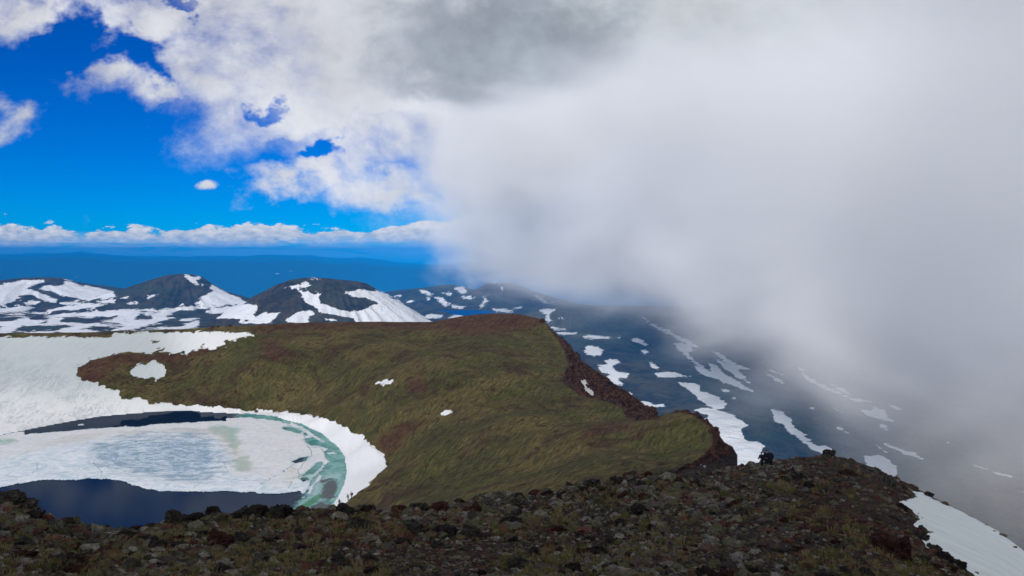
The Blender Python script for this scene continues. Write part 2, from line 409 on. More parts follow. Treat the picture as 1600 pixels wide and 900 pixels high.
# ------------------------------------------------------------------ outlines of snow and bare ground, in photo pixels
SNOW_FG = [[(1426, 768), (1440, 769), (1455, 777), (1500, 798), (1560, 829), (1600, 860), (1720, 935), (2000, 1060), (2300, 1120), (2300, 1500), (1640, 1400), (1560, 960), (1524, 898), (1508, 886), (1490, 878), (1462, 862), (1447, 853), (1441, 841), (1447, 836), (1461, 833), (1440, 824), (1430, 820), (1436, 811), (1424, 797), (1410, 787), (1405, 784), (1418, 780), (1434, 777)]]
def SNOWF(px, py): return polys_sdf(px, py, SNOW_FG)
SNOW_MID = [
    [(-900, 528), (0, 527), (110, 526), (172, 527), (180, 521), (260, 519), (330, 518), (380, 519), (401, 524), (372, 530), (350, 533), (356, 541), (330, 545), (316, 544), (290, 552), (262, 551), (245, 548), (236, 553), (206, 550), (190, 550), (165, 557), (140, 562), (122, 574), (119, 586), (130, 594), (152, 599), (166, 606), (184, 609), (190, 615), (186, 622), (204, 624), (217, 620), (232, 629), (260, 630), (300, 634), (350, 638), (400, 643), (404, 639), (440, 644), (470, 647), (500, 652), (512, 657), (540, 668), (552, 676), (570, 680), (572, 690), (588, 698), (592, 706), (600, 711), (605, 722), (603, 730), (588, 744), (565, 768), (540, 785), (520, 801), (505, 808), (400, 900), (-300, 950), (-900, 800)],
    [(202, 578), (212, 570), (232, 568), (240, 564), (252, 568), (261, 580), (257, 588), (243, 595), (240, 590), (222, 591), (208, 588)],
    [(587, 597), (600, 594), (615, 595), (608, 599), (595, 601), (588, 600)],
    [(686, 645), (696, 642), (707, 644), (700, 648), (690, 649)],
    [(908, 592), (913, 594), (921, 606), (931, 619), (924, 619), (912, 606)],
    [(1096, 727), (1102, 726), (1106, 731), (1100, 731)],
]
SNOW_HOLES = [[(234, 533), (240, 531), (249, 534), (240, 536)], [(247, 545), (258, 543), (256, 548), (248, 548)], [(314, 538), (320, 538), (320, 540), (314, 540)]]
ROCK_MID = [
    [(846, 494), (862, 512), (880, 526), (895, 540), (902, 556), (935, 579), (968, 598), (990, 618), (1030, 636), (1032, 655), (1000, 658), (976, 652), (972, 640), (960, 632), (935, 625), (905, 618), (880, 598), (878, 585), (888, 572), (882, 550), (872, 532), (856, 512)],
    [(1048, 645), (1062, 634), (1078, 634), (1100, 648), (1122, 658), (1130, 690), (1150, 700), (1155, 735), (1090, 735), (1060, 742), (1020, 755), (990, 762), (1000, 750), (1040, 736), (1080, 726), (1100, 710), (1112, 695), (1112, 672), (1098, 660), (1080, 648), (1065, 645)],
    [(960, 775), (1000, 752), (1060, 738), (1110, 722), (1160, 700), (1160, 800), (900, 820), (860, 790)],
]
RED_MID = [
    [(680, 500), (705, 494), (740, 489), (800, 485), (850, 492), (852, 505), (822, 512), (800, 512), (770, 520), (745, 525), (720, 520), (690, 512), (640, 515), (560, 512), (450, 516), (400, 517), (395, 512), (420, 506), (560, 500)],
    [(408, 535), (430, 532), (448, 545), (446, 555), (430, 560), (412, 552)], [(640, 598), (662, 598), (666, 608), (650, 612), (636, 606)],
    [(120, 565), (160, 556), (260, 552), (330, 548), (300, 560), (180, 572), (150, 600), (125, 595)], [(590, 690), (630, 664), (660, 660), (640, 680), (606, 706)],
    [(930, 668), (1000, 655), (985, 668), (940, 680), (900, 690)],
]
GREEN_MID = [[(930, 622), (972, 622), (990, 655), (960, 662), (930, 645), (915, 640)], [(848, 612), (868, 610), (872, 624), (856, 630)], [(1060, 655), (1090, 650), (1118, 680), (1110, 700), (1060, 715), (1000, 720), (1030, 690)]]
SNOW_FAR = [
    # left plateau
    [(-300, 470), (-100, 460), (0, 446), (28, 439), (55, 437), (68, 439), (56, 446), (40, 450), (52, 453), (72, 462), (90, 470), (88, 473), (70, 470), (50, 461), (30, 462), (22, 470), (5, 477), (-200, 490)],
    [(100, 437), (112, 440), (125, 446), (150, 449), (178, 455), (178, 463), (162, 467), (150, 464), (140, 470), (120, 466), (100, 463), (82, 455), (62, 451), (70, 446), (98, 446)],
    [(38, 473), (50, 469), (62, 472), (56, 476), (42, 476)], [(-100, 490), (0, 482), (40, 478), (60, 481), (30, 486), (0, 490), (-80, 500)],
    [(90, 473), (120, 472), (160, 476), (140, 478), (100, 476)], [(65, 495), (100, 490), (150, 486), (200, 485), (220, 484), (216, 488), (180, 492), (120, 495), (80, 497)],
    [(0, 513), (15, 505), (30, 498), (45, 496), (46, 502), (30, 512), (16, 519), (0, 523), (-60, 530), (-40, 515)],
    [(72, 500), (85, 496), (100, 496), (92, 501), (80, 505), (72, 504)], [(48, 522), (62, 518), (84, 517), (110, 511), (130, 506), (156, 505), (150, 509), (128, 513), (104, 517), (80, 521), (60, 523)],
    [(158, 501), (175, 500), (185, 495), (180, 488), (190, 484), (218, 484), (216, 494), (206, 500), (230, 500), (260, 496), (262, 499), (240, 506), (220, 511), (210, 515), (175, 516), (190, 511), (200, 508), (180, 505), (160, 504)],
    [(215, 484), (260, 482), (300, 478), (350, 477), (330, 482), (300, 483), (270, 488), (262, 494), (240, 497), (235, 493), (250, 488)],
    [(228, 514), (250, 511), (280, 510), (300, 503), (311, 501), (310, 510), (290, 514), (250, 516)], [(283, 500), (300, 497), (312, 497), (300, 501)], [(225, 491), (236, 488), (240, 490), (230, 494)],
    [(150, 471), (180, 468), (178, 473), (155, 474)], [(20, 466), (30, 464), (30, 467)], [(100, 482), (140, 480), (150, 482), (110, 485)], [(-60, 480), (0, 478), (30, 476), (10, 480)],
    # second cone
    [(288, 428), (296, 431), (302, 434), (312, 432), (314, 435), (306, 438), (312, 443), (322, 444), (316, 446), (304, 444), (298, 441), (291, 433)],
    [(232, 461), (246, 459), (240, 463), (232, 464)], [(198, 473), (215, 471), (215, 474), (202, 475)], [(276, 474), (286, 474), (285, 477), (277, 477)], [(187, 466), (200, 463), (196, 467)],
    [(331, 446), (340, 450), (352, 456), (368, 463), (384, 472), (375, 476), (350, 476), (310, 477), (300, 474), (314, 470), (312, 464), (324, 459), (336, 456), (330, 450)],
    # snow at the foot of the third cone
    [(318, 486), (340, 482), (360, 479), (386, 475), (398, 477), (403, 485), (395, 492), (404, 500), (400, 496), (410, 489), (436, 489), (434, 494), (425, 500), (434, 504), (410, 507), (375, 504), (390, 500), (372, 498), (340, 497), (348, 489), (330, 490)],
    [(448, 500), (462, 490), (472, 485), (488, 486), (490, 490), (480, 494), (481, 503), (465, 506), (450, 504)],
    # third cone
    [(444, 449), (460, 446), (478, 441), (486, 445), (482, 449), (470, 450), (455, 451)], [(481, 434), (490, 434), (497, 437), (488, 437)],
    [(466, 454), (480, 456), (500, 462), (498, 468), (502, 474), (520, 482), (548, 487), (560, 486), (580, 478), (592, 477), (591, 472), (575, 466), (550, 463), (540, 458), (538, 454), (560, 453), (588, 454), (600, 458), (640, 482), (672, 500), (684, 510), (640, 512), (600, 512), (570, 506), (555, 504), (560, 500), (540, 494), (512, 490), (500, 486), (488, 477), (478, 472), (474, 462)],
    [(502, 498), (515, 498), (528, 500), (510, 502)], [(493, 457), (502, 458), (498, 461)],
    # fourth hill and fourth cone
    [(622, 461), (628, 463), (616, 465)], [(635, 469), (646, 471), (638, 474)], [(656, 453), (668, 454), (676, 459), (670, 461), (660, 458)], [(664, 463), (675, 465), (670, 468)], [(692, 458), (706, 457), (710, 460), (700, 462)],
    [(713, 448), (724, 448), (729, 456), (720, 458), (714, 453)], [(722, 463), (736, 462), (742, 464), (736, 467), (724, 466)], [(680, 465), (692, 465), (698, 471), (704, 476), (696, 479), (688, 473)], [(705, 476), (726, 479), (720, 482), (708, 480)],
    [(665, 493), (672, 490), (692, 491), (690, 495), (672, 498), (664, 499)], [(702, 496), (712, 493), (728, 494), (716, 498)], [(709, 488), (716, 490), (726, 494), (718, 495)],
    [(765, 440), (778, 440), (774, 442)], [(779, 443), (783, 446), (789, 450), (784, 457), (781, 449)], [(754, 464), (760, 464), (763, 471), (757, 476), (751, 482), (751, 478), (756, 472)],
    [(770, 482), (790, 483), (802, 486), (792, 488), (775, 486)], [(800, 484), (808, 480), (815, 479), (812, 483), (803, 484)], [(835, 459), (843, 463), (856, 471), (863, 474), (850, 473), (840, 466)],
    [(843, 484), (855, 482), (866, 484), (862, 489), (858, 493), (863, 501), (858, 503), (853, 500), (855, 492), (846, 488)], [(869, 494), (878, 496), (880, 499), (872, 498)],
    [(862, 512), (884, 512), (884, 515), (866, 516)], [(870, 519), (900, 520), (898, 522), (872, 523)], [(910, 525), (925, 523), (954, 527), (948, 529), (915, 528)], [(964, 526), (969, 526), (968, 528)],
    # the plain on the right
    [(912, 546), (920, 541), (935, 542), (942, 548), (940, 555), (928, 557), (917, 553)],
    [(944, 563), (953, 560), (967, 563), (968, 566), (957, 571), (960, 577), (966, 582), (981, 584), (978, 590), (965, 590), (955, 585), (940, 580), (934, 571), (946, 570), (950, 567)],
    [(947, 590), (955, 586), (966, 589), (965, 595), (979, 600), (972, 602), (955, 600), (945, 595)], [(974, 614), (986, 614), (990, 618), (978, 619)], [(1001, 627), (1013, 627), (1022, 632), (1039, 631), (1037, 635), (1012, 637)],
    [(988, 530), (998, 529), (1012, 538), (1008, 540), (996, 535)], [(1003, 548), (1009, 547), (1013, 551), (1008, 553), (1003, 551)], [(1012, 565), (1020, 566), (1029, 574), (1026, 577), (1018, 573)],
    [(1024, 584), (1034, 582), (1042, 580), (1060, 582), (1066, 586), (1083, 587), (1070, 589), (1040, 589), (1028, 588)], [(1128, 609), (1140, 610), (1138, 612), (1130, 612)], [(1142, 621), (1150, 621), (1149, 624), (1143, 624)],
    [(1005, 496), (1015, 503), (1030, 511), (1048, 518), (1062, 525), (1080, 535), (1094, 544), (1084, 542), (1060, 530), (1040, 519), (1020, 510)],
    [(1055, 537), (1065, 535), (1080, 541), (1081, 547), (1078, 553), (1087, 565), (1100, 573), (1102, 578), (1085, 568), (1070, 556), (1058, 544)],
    [(1086, 572), (1095, 573), (1112, 582), (1108, 568), (1118, 570), (1128, 580), (1140, 590), (1160, 600), (1176, 611), (1160, 608), (1130, 596), (1104, 588), (1090, 580)],
    [(1114, 549), (1130, 555), (1140, 562), (1160, 573), (1178, 578), (1160, 577), (1150, 577), (1164, 590), (1172, 599), (1150, 588), (1130, 575), (1118, 560), (1135, 568), (1125, 558)],
    [(1196, 583), (1210, 588), (1226, 598), (1222, 600), (1208, 592)], [(1202, 578), (1215, 582), (1224, 586), (1212, 583)],
    [(1250, 580), (1262, 589), (1280, 599), (1300, 607), (1330, 620), (1360, 628), (1340, 628), (1310, 616), (1284, 605), (1265, 596)], [(1247, 573), (1258, 580), (1252, 580)], [(1298, 603), (1320, 611), (1342, 622), (1320, 615)],
    [(1060, 598), (1080, 597), (1092, 602), (1096, 612), (1120, 618), (1136, 630), (1134, 637), (1118, 640), (1136, 645), (1156, 655), (1168, 665), (1158, 670), (1165, 685), (1186, 690), (1195, 697), (1190, 705), (1205, 716), (1205, 740), (1100, 740), (1110, 700), (1118, 680), (1105, 660), (1090, 650), (1100, 655), (1108, 650), (1085, 640), (1095, 637), (1116, 640), (1100, 630), (1088, 620), (1075, 606)],
    [(1206, 641), (1220, 642), (1233, 653), (1243, 668), (1260, 678), (1275, 681), (1258, 682), (1265, 688), (1250, 685), (1235, 676), (1228, 668), (1210, 656)],
    [(1255, 690), (1266, 692), (1280, 698), (1290, 695), (1302, 704), (1304, 716), (1290, 712), (1270, 700)], [(1265, 637), (1272, 637), (1270, 640)],
    [(1345, 640), (1362, 643), (1366, 635), (1382, 640), (1388, 652), (1398, 661), (1380, 656), (1362, 650)], [(1300, 662), (1312, 668), (1334, 682), (1318, 676)], [(1368, 661), (1378, 668), (1388, 674), (1374, 668)], [(1303, 636), (1312, 643), (1318, 647), (1308, 641)],
    [(1350, 712), (1372, 711), (1384, 715), (1398, 725), (1402, 735), (1396, 750), (1380, 742), (1352, 725)], [(1370, 696), (1380, 701), (1388, 708), (1382, 706)],
    [(1383, 695), (1402, 700), (1428, 707), (1446, 717), (1440, 719), (1410, 708)], [(1388, 632), (1402, 637), (1420, 646), (1404, 641)], [(1300, 601), (1320, 608), (1310, 607)],
    [(1520, 726), (1545, 734), (1592, 748), (1560, 741)], [(1458, 682), (1480, 690), (1496, 697), (1476, 692)], [(1370, 660), (1385, 664), (1388, 673), (1378, 668)], [(1580, 764), (1600, 768), (1600, 770)],
]
WATER_FAR = [[(700, 488), (712, 485), (740, 484), (768, 485), (775, 488), (750, 492), (735, 497), (722, 493), (706, 491)], [(676, 484), (705, 485), (720, 487), (700, 488)]]

# ------------------------------------------------------------------ ground materials
def ragged(m, sd, amt, p, sc, det=4):
    return sd + (m.noise(p, sc, det, 0.65) - 0.5) * amt
def mat_slope_near():
    m = M('stony shoulder'); p = m.pos()
    g = m.noise(p, 1.1, 6, 0.7); g2 = m.noise(p, 14, 5, 0.7); g3 = m.noise(p, 0.22, 4, 0.6)
    c = m.mix(g.step(0.35, 0.65), (0.028, 0.018, 0.013), (0.080, 0.046, 0.033))
    c = m.mix((g3 + (g2 - 0.5) * 0.5).step(0.50, 0.62), c, (0.072, 0.026, 0.020))
    c = m.mix((m.noise(p, 3.3, 5, 0.7) + (g - 0.5) * 0.6).step(0.56, 0.66) * 0.75, c, (0.070, 0.070, 0.026))
    c = m.mix(m.voro(p, 24).step(0.28, 0.10) * g2.step(0.45, 0.6) * 0.7, c, (0.20, 0.195, 0.17))
    sn = ragged(m, m.attr('snow'), 16.0, m.mapped(p, (1, 0.45, 1)), 0.55, 6).step(-0.35, 0.35)
    sc = m.mix(m.noise(m.mapped(p, (0.5, 1.8, 1), (0, 0, 0.5)), 0.6, 5, 0.7).step(0.3, 0.8), (0.86, 0.90, 0.84), (0.70, 0.75, 0.71))
    sc = m.mix(m.noise(m.mapped(p, (0.4, 1.2, 1), (0, 0, 0.5)), 3.1, 5, 0.8).step(0.58, 0.74) * 0.5, sc, (0.46, 0.49, 0.48))
    hb = m.bump(m.voro(p, 5) * 1.0 + g2 * 1.2, 0.25, 1.0)
    hs = m.bump(m.noise(m.mapped(p, (0.6, 1.6, 1), (0, 0, 0.5)), 1.4, 6, 0.7), 0.14, 0.8)
    nm = m.mix(sn, hb, hs)
    return m.finish(m.mix(sn, c, sc), 0.95, nm, 0.1)
def mat_crater():
    m = M('crater grass and snow'); p = m.pos()
    st = m.noise(m.stretch(p, 68, 4.2, 0.75, 2.2), 1.0, 8, 0.78, 0.6)          # combed, wind-laid grass
    st2 = m.noise(m.stretch(p, 56, 1.6, 0.38, 0.9), 1.0, 6, 0.8, 0.5)
    big = m.noise(p, 0.035, 6, 0.62, 0.3); mid = m.noise(p, 0.16, 6, 0.65, 0.4)
    c = m.mix(st.step(0.34, 0.68), (0.036, 0.025, 0.010), (0.195, 0.158, 0.050))
    c = m.mix(st2.step(0.45, 0.72) * 0.7, c, (0.215, 0.170, 0.085))
    c = m.mix((big + (mid - 0.5) * 0.35).step(0.56, 0.44) * 0.7, c, m.mix(st.step(0.36, 0.64), (0.026, 0.030, 0.010), (0.10, 0.105, 0.032)))
    c = m.mix((m.noise(p, 0.06, 7, 0.7, 0.8) + (st - 0.5) * 0.35).step(0.50, 0.60) * 0.8, c, m.mix(st.step(0.35, 0.65), (0.026, 0.015, 0.010), (0.088, 0.054, 0.030)))
    c = m.mix((m.noise(p, 0.45, 6, 0.75, 0.4) + (mid - 0.5) * 0.6).step(0.57, 0.66) * 0.8, c, (0.040, 0.022, 0.014))
    c = m.mix((m.noise(p, 1.3, 5, 0.75)).step(0.60, 0.68) * 0.7, c, (0.20, 0.165, 0.075))
    gr = (m.attr('green') + (mid - 0.5) * 22).step(-4, 6)
    c = m.mix(gr * 0.42, c, m.mix(st.step(0.34, 0.68), (0.028, 0.036, 0.008), (0.12, 0.135, 0.026)))
    rd = (m.attr('red') + (mid - 0.5) * 45 + (st - 0.5) * 18).step(-9, 5)
    c = m.mix(rd * 0.7, c, m.mix(st.step(0.35, 0.65), (0.030, 0.014, 0.011), (0.130, 0.050, 0.036)))
    rk = (m.attr('rock') + (mid - 0.5) * 10 + (st2 - 0.5) * 8).step(-1.5, 2)
    rc = m.mix(m.noise(p, 0.5, 7, 0.75).step(0.40, 0.64), (0.012, 0.006, 0.005), (0.105, 0.050, 0.036)); rc = m.mix(m.noise(m.stretch(p, 75, 5, 1.2, 1.0), 1.0, 6, 0.75).step(0.54, 0.64) * 0.7, rc, (0.17, 0.085, 0.06))
    c = m.mix(rk, c, rc)
    mos = m.noise(p, 0.55, 4, 0.7)
    c = m.mix((m.attr('stony') + (mos - 0.5) * 14).step(-1, 3), c, m.mix(m.noise(p, 2.4, 5, 0.75).step(0.4, 0.62), (0.028, 0.018, 0.014), (0.105, 0.085, 0.062)))
    d = m.attr('path'); c = m.mix(((1.9 - d) + (mos - 0.5) * 2.2).step(0.0, 1.2) * 0.8, c, (0.16, 0.145, 0.085))
    sn = ragged(m, m.attr('snow'), 20.0, m.mapped(p, (1, 0.6, 1)), 0.28, 6).step(-0.30, 0.30)
    # melt runnels down the snow wall
    ru_ = m.noise(m.stretch(p, 96, 14, 1.6, 9), 1.0, 6, 0.72, 0.5)
    sc = m.mix(ru_.step(0.30, 0.72) * 0.5, m.mix(m.attr('lit_snow'), (0.47, 0.51, 0.495), (0.72, 0.72, 0.70)), m.mix(m.attr('lit_snow'), (0.38, 0.42, 0.41), (0.62, 0.64, 0.62)))  # upper wall duller, shore brighter: shade painted into the snow colour
    cr = (m.noise(m.stretch(p, 98, 9, 1.7, 6), 1.0, 4, 0.7, 1.0) - 0.5).abs().step(0.040, 0.0)
    cr = cr * m.noise(p, 0.12, 3, 0.6).step(0.40, 0.56) * m.attr('wall').step(0, 1)
    sc = m.mix(cr * 0.75, sc, (0.30, 0.36, 0.37))
    sc = m.mix(m.noise(m.mapped(p, (0.5, 1.6, 1)), 0.5, 6, 0.7).step(0.52, 0.75) * 0.35, sc, (0.44, 0.47, 0.46))
    nm = m.mix(sn, m.bump(st * 0.6 + st2 * 0.4 + mid * 2.4 + m.noise(p, 0.6, 6, 0.7) * 1.0, 1.4, 0.9), m.bump(ru_ * 0.6 + m.noise(p, 0.5, 5, 0.6) * 0.5 - cr * 0.2, 0.4, 0.6))
    nm = m.mix(rk, nm, m.bump(m.noise(m.mapped(p, (1, 1, 0.5)), 0.35, 8, 0.75), 3.0, 1.0))
    return m.finish(m.mix(sn, c, sc), 0.95, nm, 0.1)
def mat_plain():
    m = M('volcanic plateau'); p = m.pos()
    a = m.noise(p, 0.0016, 8, 0.65, 0.5); b = m.noise(m.mapped(p, (1, 0.5, 1), (0, 0, 0.4)), 0.012, 6, 0.7, 0.6); d = m.noise(p, 0.05, 4, 0.7)
    c = m.mix(b.step(0.40, 0.60), (0.022, 0.016, 0.010), (0.068, 0.050, 0.027))
    c = m.mix(a.step(0.5, 0.66) * 0.8, c, (0.042, 0.054, 0.026))
    c = m.mix((a * 0.6 + b * 0.4).step(0.46, 0.36) * 0.7, c, (0.052, 0.038, 0.032))
    c = m.mix(m.attr('tan').clamp() * a.step(0.35, 0.6), c, (0.125, 0.115, 0.068))
    c = m.mix((d - 0.5).abs().step(0.05, 0.0) * 0.3, c, (0.10, 0.095, 0.08))
    c = m.mix(m.attr('range'), c, m.mix(b, (0.014, 0.022, 0.020), (0.030, 0.040, 0.030)))
    sd = m.attr('snow')
    d2 = m.noise(m.stretch(p, 20, 3, 1), 0.02, 6, 0.75, 0.6); sn = (sd + 0.3 + (b - 0.5) * 15.0 + (d2 - 0.5) * 15.0 + (d - 0.5) * 8).step(-0.25, 0.35)
    far = m.attr('range'); cs = m.noise(m.mapped(p, (1, 1, 3)), 0.0011, 6, 0.7).step(0.68, 0.74) * far
    c = m.mix(sn.max(cs), c, m.mix(b, (0.84, 0.84, 0.82), (0.74, 0.75, 0.75)))
    wt = (m.attr('water') + (b - 0.5) * 2).step(-0.3, 0.3)
    c = m.mix(wt, c, (0.002, 0.055, 0.24))
    nm = m.bump(b + d * 0.4 + m.noise(p, 0.004, 6, 0.65) * 4.0, 14.0, 0.8)
    return m.finish(c, 0.95, nm, 0.05)

# ------------------------------------------------------------------ ground grid (columns fan out from the viewpoint, rows run outwards)
def link_mesh(name, verts, faces, mat, attrs=None, smooth=True, parent=None):
    me = bpy.data.meshes.new(name)
    verts = np.ascontiguousarray(verts, dtype=np.float32); faces = np.ascontiguousarray(faces, dtype=np.int32)
    me.vertices.add(len(verts)); me.vertices.foreach_set('co', verts.ravel())
    k = faces.shape[1]
    me.loops.add(faces.size); me.loops.foreach_set('vertex_index', faces.ravel())
    me.polygons.add(len(faces)); me.polygons.foreach_set('loop_start', np.arange(0, faces.size, k, dtype=np.int32))
    me.polygons.foreach_set('loop_total', np.full(len(faces), k, dtype=np.int32))
    me.update(calc_edges=True)
    me.polygons.foreach_set('use_smooth', np.full(len(faces), smooth))
    for a, v in (attrs or {}).items():
        at_ = me.attributes.new(a, 'FLOAT', 'POINT'); at_.data.foreach_set('value', np.ascontiguousarray(v, dtype=np.float32).ravel())
    me.validate(); me.materials.append(mat)
    o = bpy.data.objects.new(name, me); C.objects.link(o)
    if parent: o.parent = parent
    return o
def grid_faces(nr, nc):
    i = np.arange(nr - 1)[:, None] * nc + np.arange(nc - 1)[None]
    return np.stack([i, i + 1, i + nc + 1, i + nc], -1).reshape(-1, 4)
pxs = np.concatenate([np.linspace(-620, -30, 60), np.arange(-20, 1621, 1.9), np.linspace(1632, 2200, 60)])
U = ray(pxs, 560)[0]
def rows(Y0, Y1, nr, power=1.0, log=True):
    t = np.linspace(0, 1, nr)[:, None] ** power
    return Y0 * (Y1 / Y0) ** t if log else Y0 + (Y1 - Y0) * t
Yf = Yf_(U)[None]; Ym = np.maximum(Ym_(U), Yf_(U) + 18)[None]
def section(name, Y, mat, attrs):
    Ug = np.broadcast_to(U, Y.shape); Z = zfun(Ug, Y); X = Ug * Y
    px, py = proj(X, Y, Z)
    o = link_mesh(name, np.stack([X, Y, Z], -1).reshape(-1, 3), grid_faces(*Y.shape), mat, attrs(X, Y, Z, px, py))
    o['kind'] = 'structure'; return o
YA = np.concatenate([rows(np.full_like(Yf, 1.6), Yf, 190), ], 0)
section('stony_shoulder_ground', YA, mat_slope_near(), lambda X, Y, Z, px, py: {'snow': SNOWF(px, py)})
def attrs_mid(X, Y, Z, px, py):
    sn = polys_sdf(px, py, SNOW_MID); ho = polys_sdf(px, py, SNOW_HOLES)
    sn = np.minimum(sn, -ho)
    return {'snow': sn, 'rock': polys_sdf(px, py, ROCK_MID[:2]), 'stony': polys_sdf(px, py, ROCK_MID[2:]), 'red': polys_sdf(px, py, RED_MID), 'green': polys_sdf(px, py, GREEN_MID),
            'lit_snow': np.maximum(sstep(585, 650, py), sstep(230, 330, px)), 'wall': sstep(260, 120, px) * sstep(540, 575, py), 'path': line_dist(px, py, [[(1200, 730), (1150, 738), (1100, 744), (1060, 747), (1010, 751), (960, 757), (900, 768)]])}
YB = np.concatenate([rows(Yf, Yf + 14, 24, log=False), rows(Yf + 14, Ym, 330, 0.75)[1:]], 0)
YB = np.maximum.accumulate(YB, 0)
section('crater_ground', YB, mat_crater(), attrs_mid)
def attrs_far(X, Y, Z, px, py):
    sn = polys_sdf(px, py, SNOW_FAR, 1.5)
    # further streaks where the photo shows only a scatter of them, laid out on the ground itself
    st = fbm(X / 420 + Y / 900, Y / 210, 5) * 16 - 3.6
    area = sstep(360, 250, px) * sstep(440, 470, py) * (Y < 9000)
    sn = np.maximum(sn, np.where(area > 0, st * area - (1 - area) * 30, -60))
    return {'snow': sn, 'water': polys_sdf(px, py, WATER_FAR, 2.0), 'tan': 0.8 * sstep(0, 10, polys_sdf(px, py, [[(800, 500), (830, 478), (900, 480), (960, 500), (1000, 522), (960, 535), (890, 530), (850, 510)]])), 'range': sstep(15000, 22000, Y)}
YC = np.concatenate([rows(Ym, Ym * 0 + 1100, 60), rows(Ym * 0 + 1100, Ym * 0 + 9500, 400)[1:], rows(Ym * 0 + 9500, Ym * 0 + 62000, 110)[1:]], 0)
section('volcanic_plateau', YC, mat_plain(), attrs_far)
# ground under and behind the viewer
yy, xx = np.meshgrid(np.linspace(-70, 1.62, 90), np.linspace(-60, 60, 150), indexing='ij')
zz = -1.64 - 0.0 * yy + 0.2 * fbm(xx / 4, yy / 4, 4) * sstep(1.6, -6, yy) - 0.006 * np.abs(xx) ** 1.6 - 0.02
link_mesh('summit_ground', np.stack([xx, yy, zz], -1).reshape(-1, 3), grid_faces(*xx.shape), bpy.data.materials['stony shoulder'], {'snow': np.full(xx.shape, -60.0)})['kind'] = 'structure'

# ------------------------------------------------------------------ lake: water sheet and the broken ice on it
ICE = [(-420, 700), (-150, 690), (0, 680), (24, 676), (36, 675), (41, 679), (48, 677), (78, 676), (120, 672), (156, 669), (190, 667), (219, 667), (236, 663), (250, 663), (280, 661), (312, 659), (353, 658), (352, 653), (372, 652), (390, 652), (400, 654), (430, 657), (452, 663), (468, 670), (484, 680), (496, 692), (506, 704), (509, 714), (516, 722), (508, 728), (504, 735), (498, 742), (492, 746), (486, 752), (484, 762), (478, 770), (474, 773), (466, 768), (440, 771), (422, 773), (403, 772), (398, 770), (375, 770), (350, 768), (328, 769), (269, 769), (240, 766), (225, 764), (210, 759), (200, 756), (190, 752), (175, 751), (160, 749), (140, 748), (120, 751), (81, 750), (50, 753), (31, 756), (0, 762), (-100, 782), (-420, 840)]
OPEN = [[(440, 669), (450, 667), (462, 670), (472, 675), (468, 678), (456, 674), (446, 672)], [(478, 686), (490, 684), (502, 692), (498, 697), (486, 697), (480, 692)], [(494, 724), (504, 722), (505, 726), (498, 734), (488, 741), (478, 743), (470, 746), (486, 734)],
        [(457, 722), (470, 716), (484, 713), (478, 720), (462, 724)], [(468, 748), (478, 746), (484, 750), (474, 753)], [(472, 676), (478, 676), (482, 680), (476, 681)]]
FLOES = [[(470, 778), (475, 775), (480, 779), (472, 780)], [(492, 752), (496, 746), (499, 742), (506, 744), (500, 752), (494, 756), (486, 772), (480, 774), (484, 762)], [(120, 663), (130, 662), (132, 665), (122, 666)], [(480, 806), (486, 804), (488, 808), (482, 808)], [(192, 667), (198, 665), (200, 668)], [(23, 683), (48, 678), (60, 676), (50, 682), (26, 687)], [(508, 708), (522, 706), (528, 709), (514, 711)]]
FLOES += [[(488, 700), (500, 697), (514, 702), (508, 706), (492, 705)], [(455, 660), (475, 668), (492, 680), (508, 690), (505, 694), (488, 684), (470, 673), (452, 664)]]
CRACKS = [[(450, 664), (464, 674), (476, 684), (480, 696), (487, 706), (486, 714), (478, 720), (472, 728), (466, 736), (468, 744), (456, 752), (450, 764)], [(484, 714), (462, 724), (440, 740), (424, 748), (405, 752), (380, 752), (352, 749), (335, 746), (330, 740)],
          [(424, 748), (408, 758), (394, 766)], [(146, 722), (150, 730), (160, 738), (158, 748)], [(332, 722), (350, 724), (356, 738), (340, 748)], [(480, 700), (500, 699), (506, 706)], [(478, 688), (508, 700)], [(492, 746), (486, 756), (478, 768)],
          [(60, 722), (58, 734), (50, 742)], [(150, 700), (175, 698), (200, 693), (232, 688), (262, 687)], [(300, 724), (318, 716), (330, 706)]]
gx, gy = np.meshgrid(np.concatenate([np.linspace(-400, -10, 120), np.arange(-8, 560, 0.9)]), np.concatenate([np.arange(638, 780, 0.6), np.arange(780, 905, 2.0)]), indexing='xy')
uu, vv = ray(gx, gy); LY_ = LZ / vv; LX = uu * LY_
lake_sd = poly_sdf(gx, gy, LAKE, 1.6)
nz = fbm(LX / 3.2, LY_ / 6.5, 5) + 0.6 * fbm(LX / 0.9, LY_ / 1.9, 3)
ice_sd = polys_sdf(gx, gy, [ICE], 1.8); op = polys_sdf(gx, gy, OPEN, 1.8)
shal = polys_sdf(gx, gy, [[(360, 640), (430, 642), (475, 652), (515, 670), (545, 700), (560, 730), (560, 780), (520, 830), (455, 850), (452, 815), (462, 785), (478, 768), (475, 740), (480, 700), (440, 665), (380, 655)]], 1.5)
water_attrs = {'shallow': shal, 'mud': polys_sdf(gx, gy, [[(504, 750), (522, 748), (530, 756), (526, 772), (514, 784), (490, 786), (455, 812), (440, 850), (500, 850), (520, 800), (512, 790), (504, 776)]], 1.3),
               'weed': polys_sdf(gx, gy, [[(448, 806), (470, 790), (490, 776), (500, 771), (504, 775), (490, 788), (470, 799), (452, 812)]], 1.6), 'veil': polys_sdf(gx, gy, [[(486, 756), (510, 738), (535, 742), (534, 756), (520, 750), (506, 756), (502, 776), (508, 786), (490, 778), (478, 784)]], 1.4)}
m = M('lake water'); p = m.pos(); nn = m.noise(m.mapped(p, (1, 0.45, 1)), 0.45, 5, 0.65); nf = m.noise(p, 0.12, 5, 0.7, 0.5)
sh = (m.attr('shallow') + (nn - 0.5) * 45).step(-6, 7)
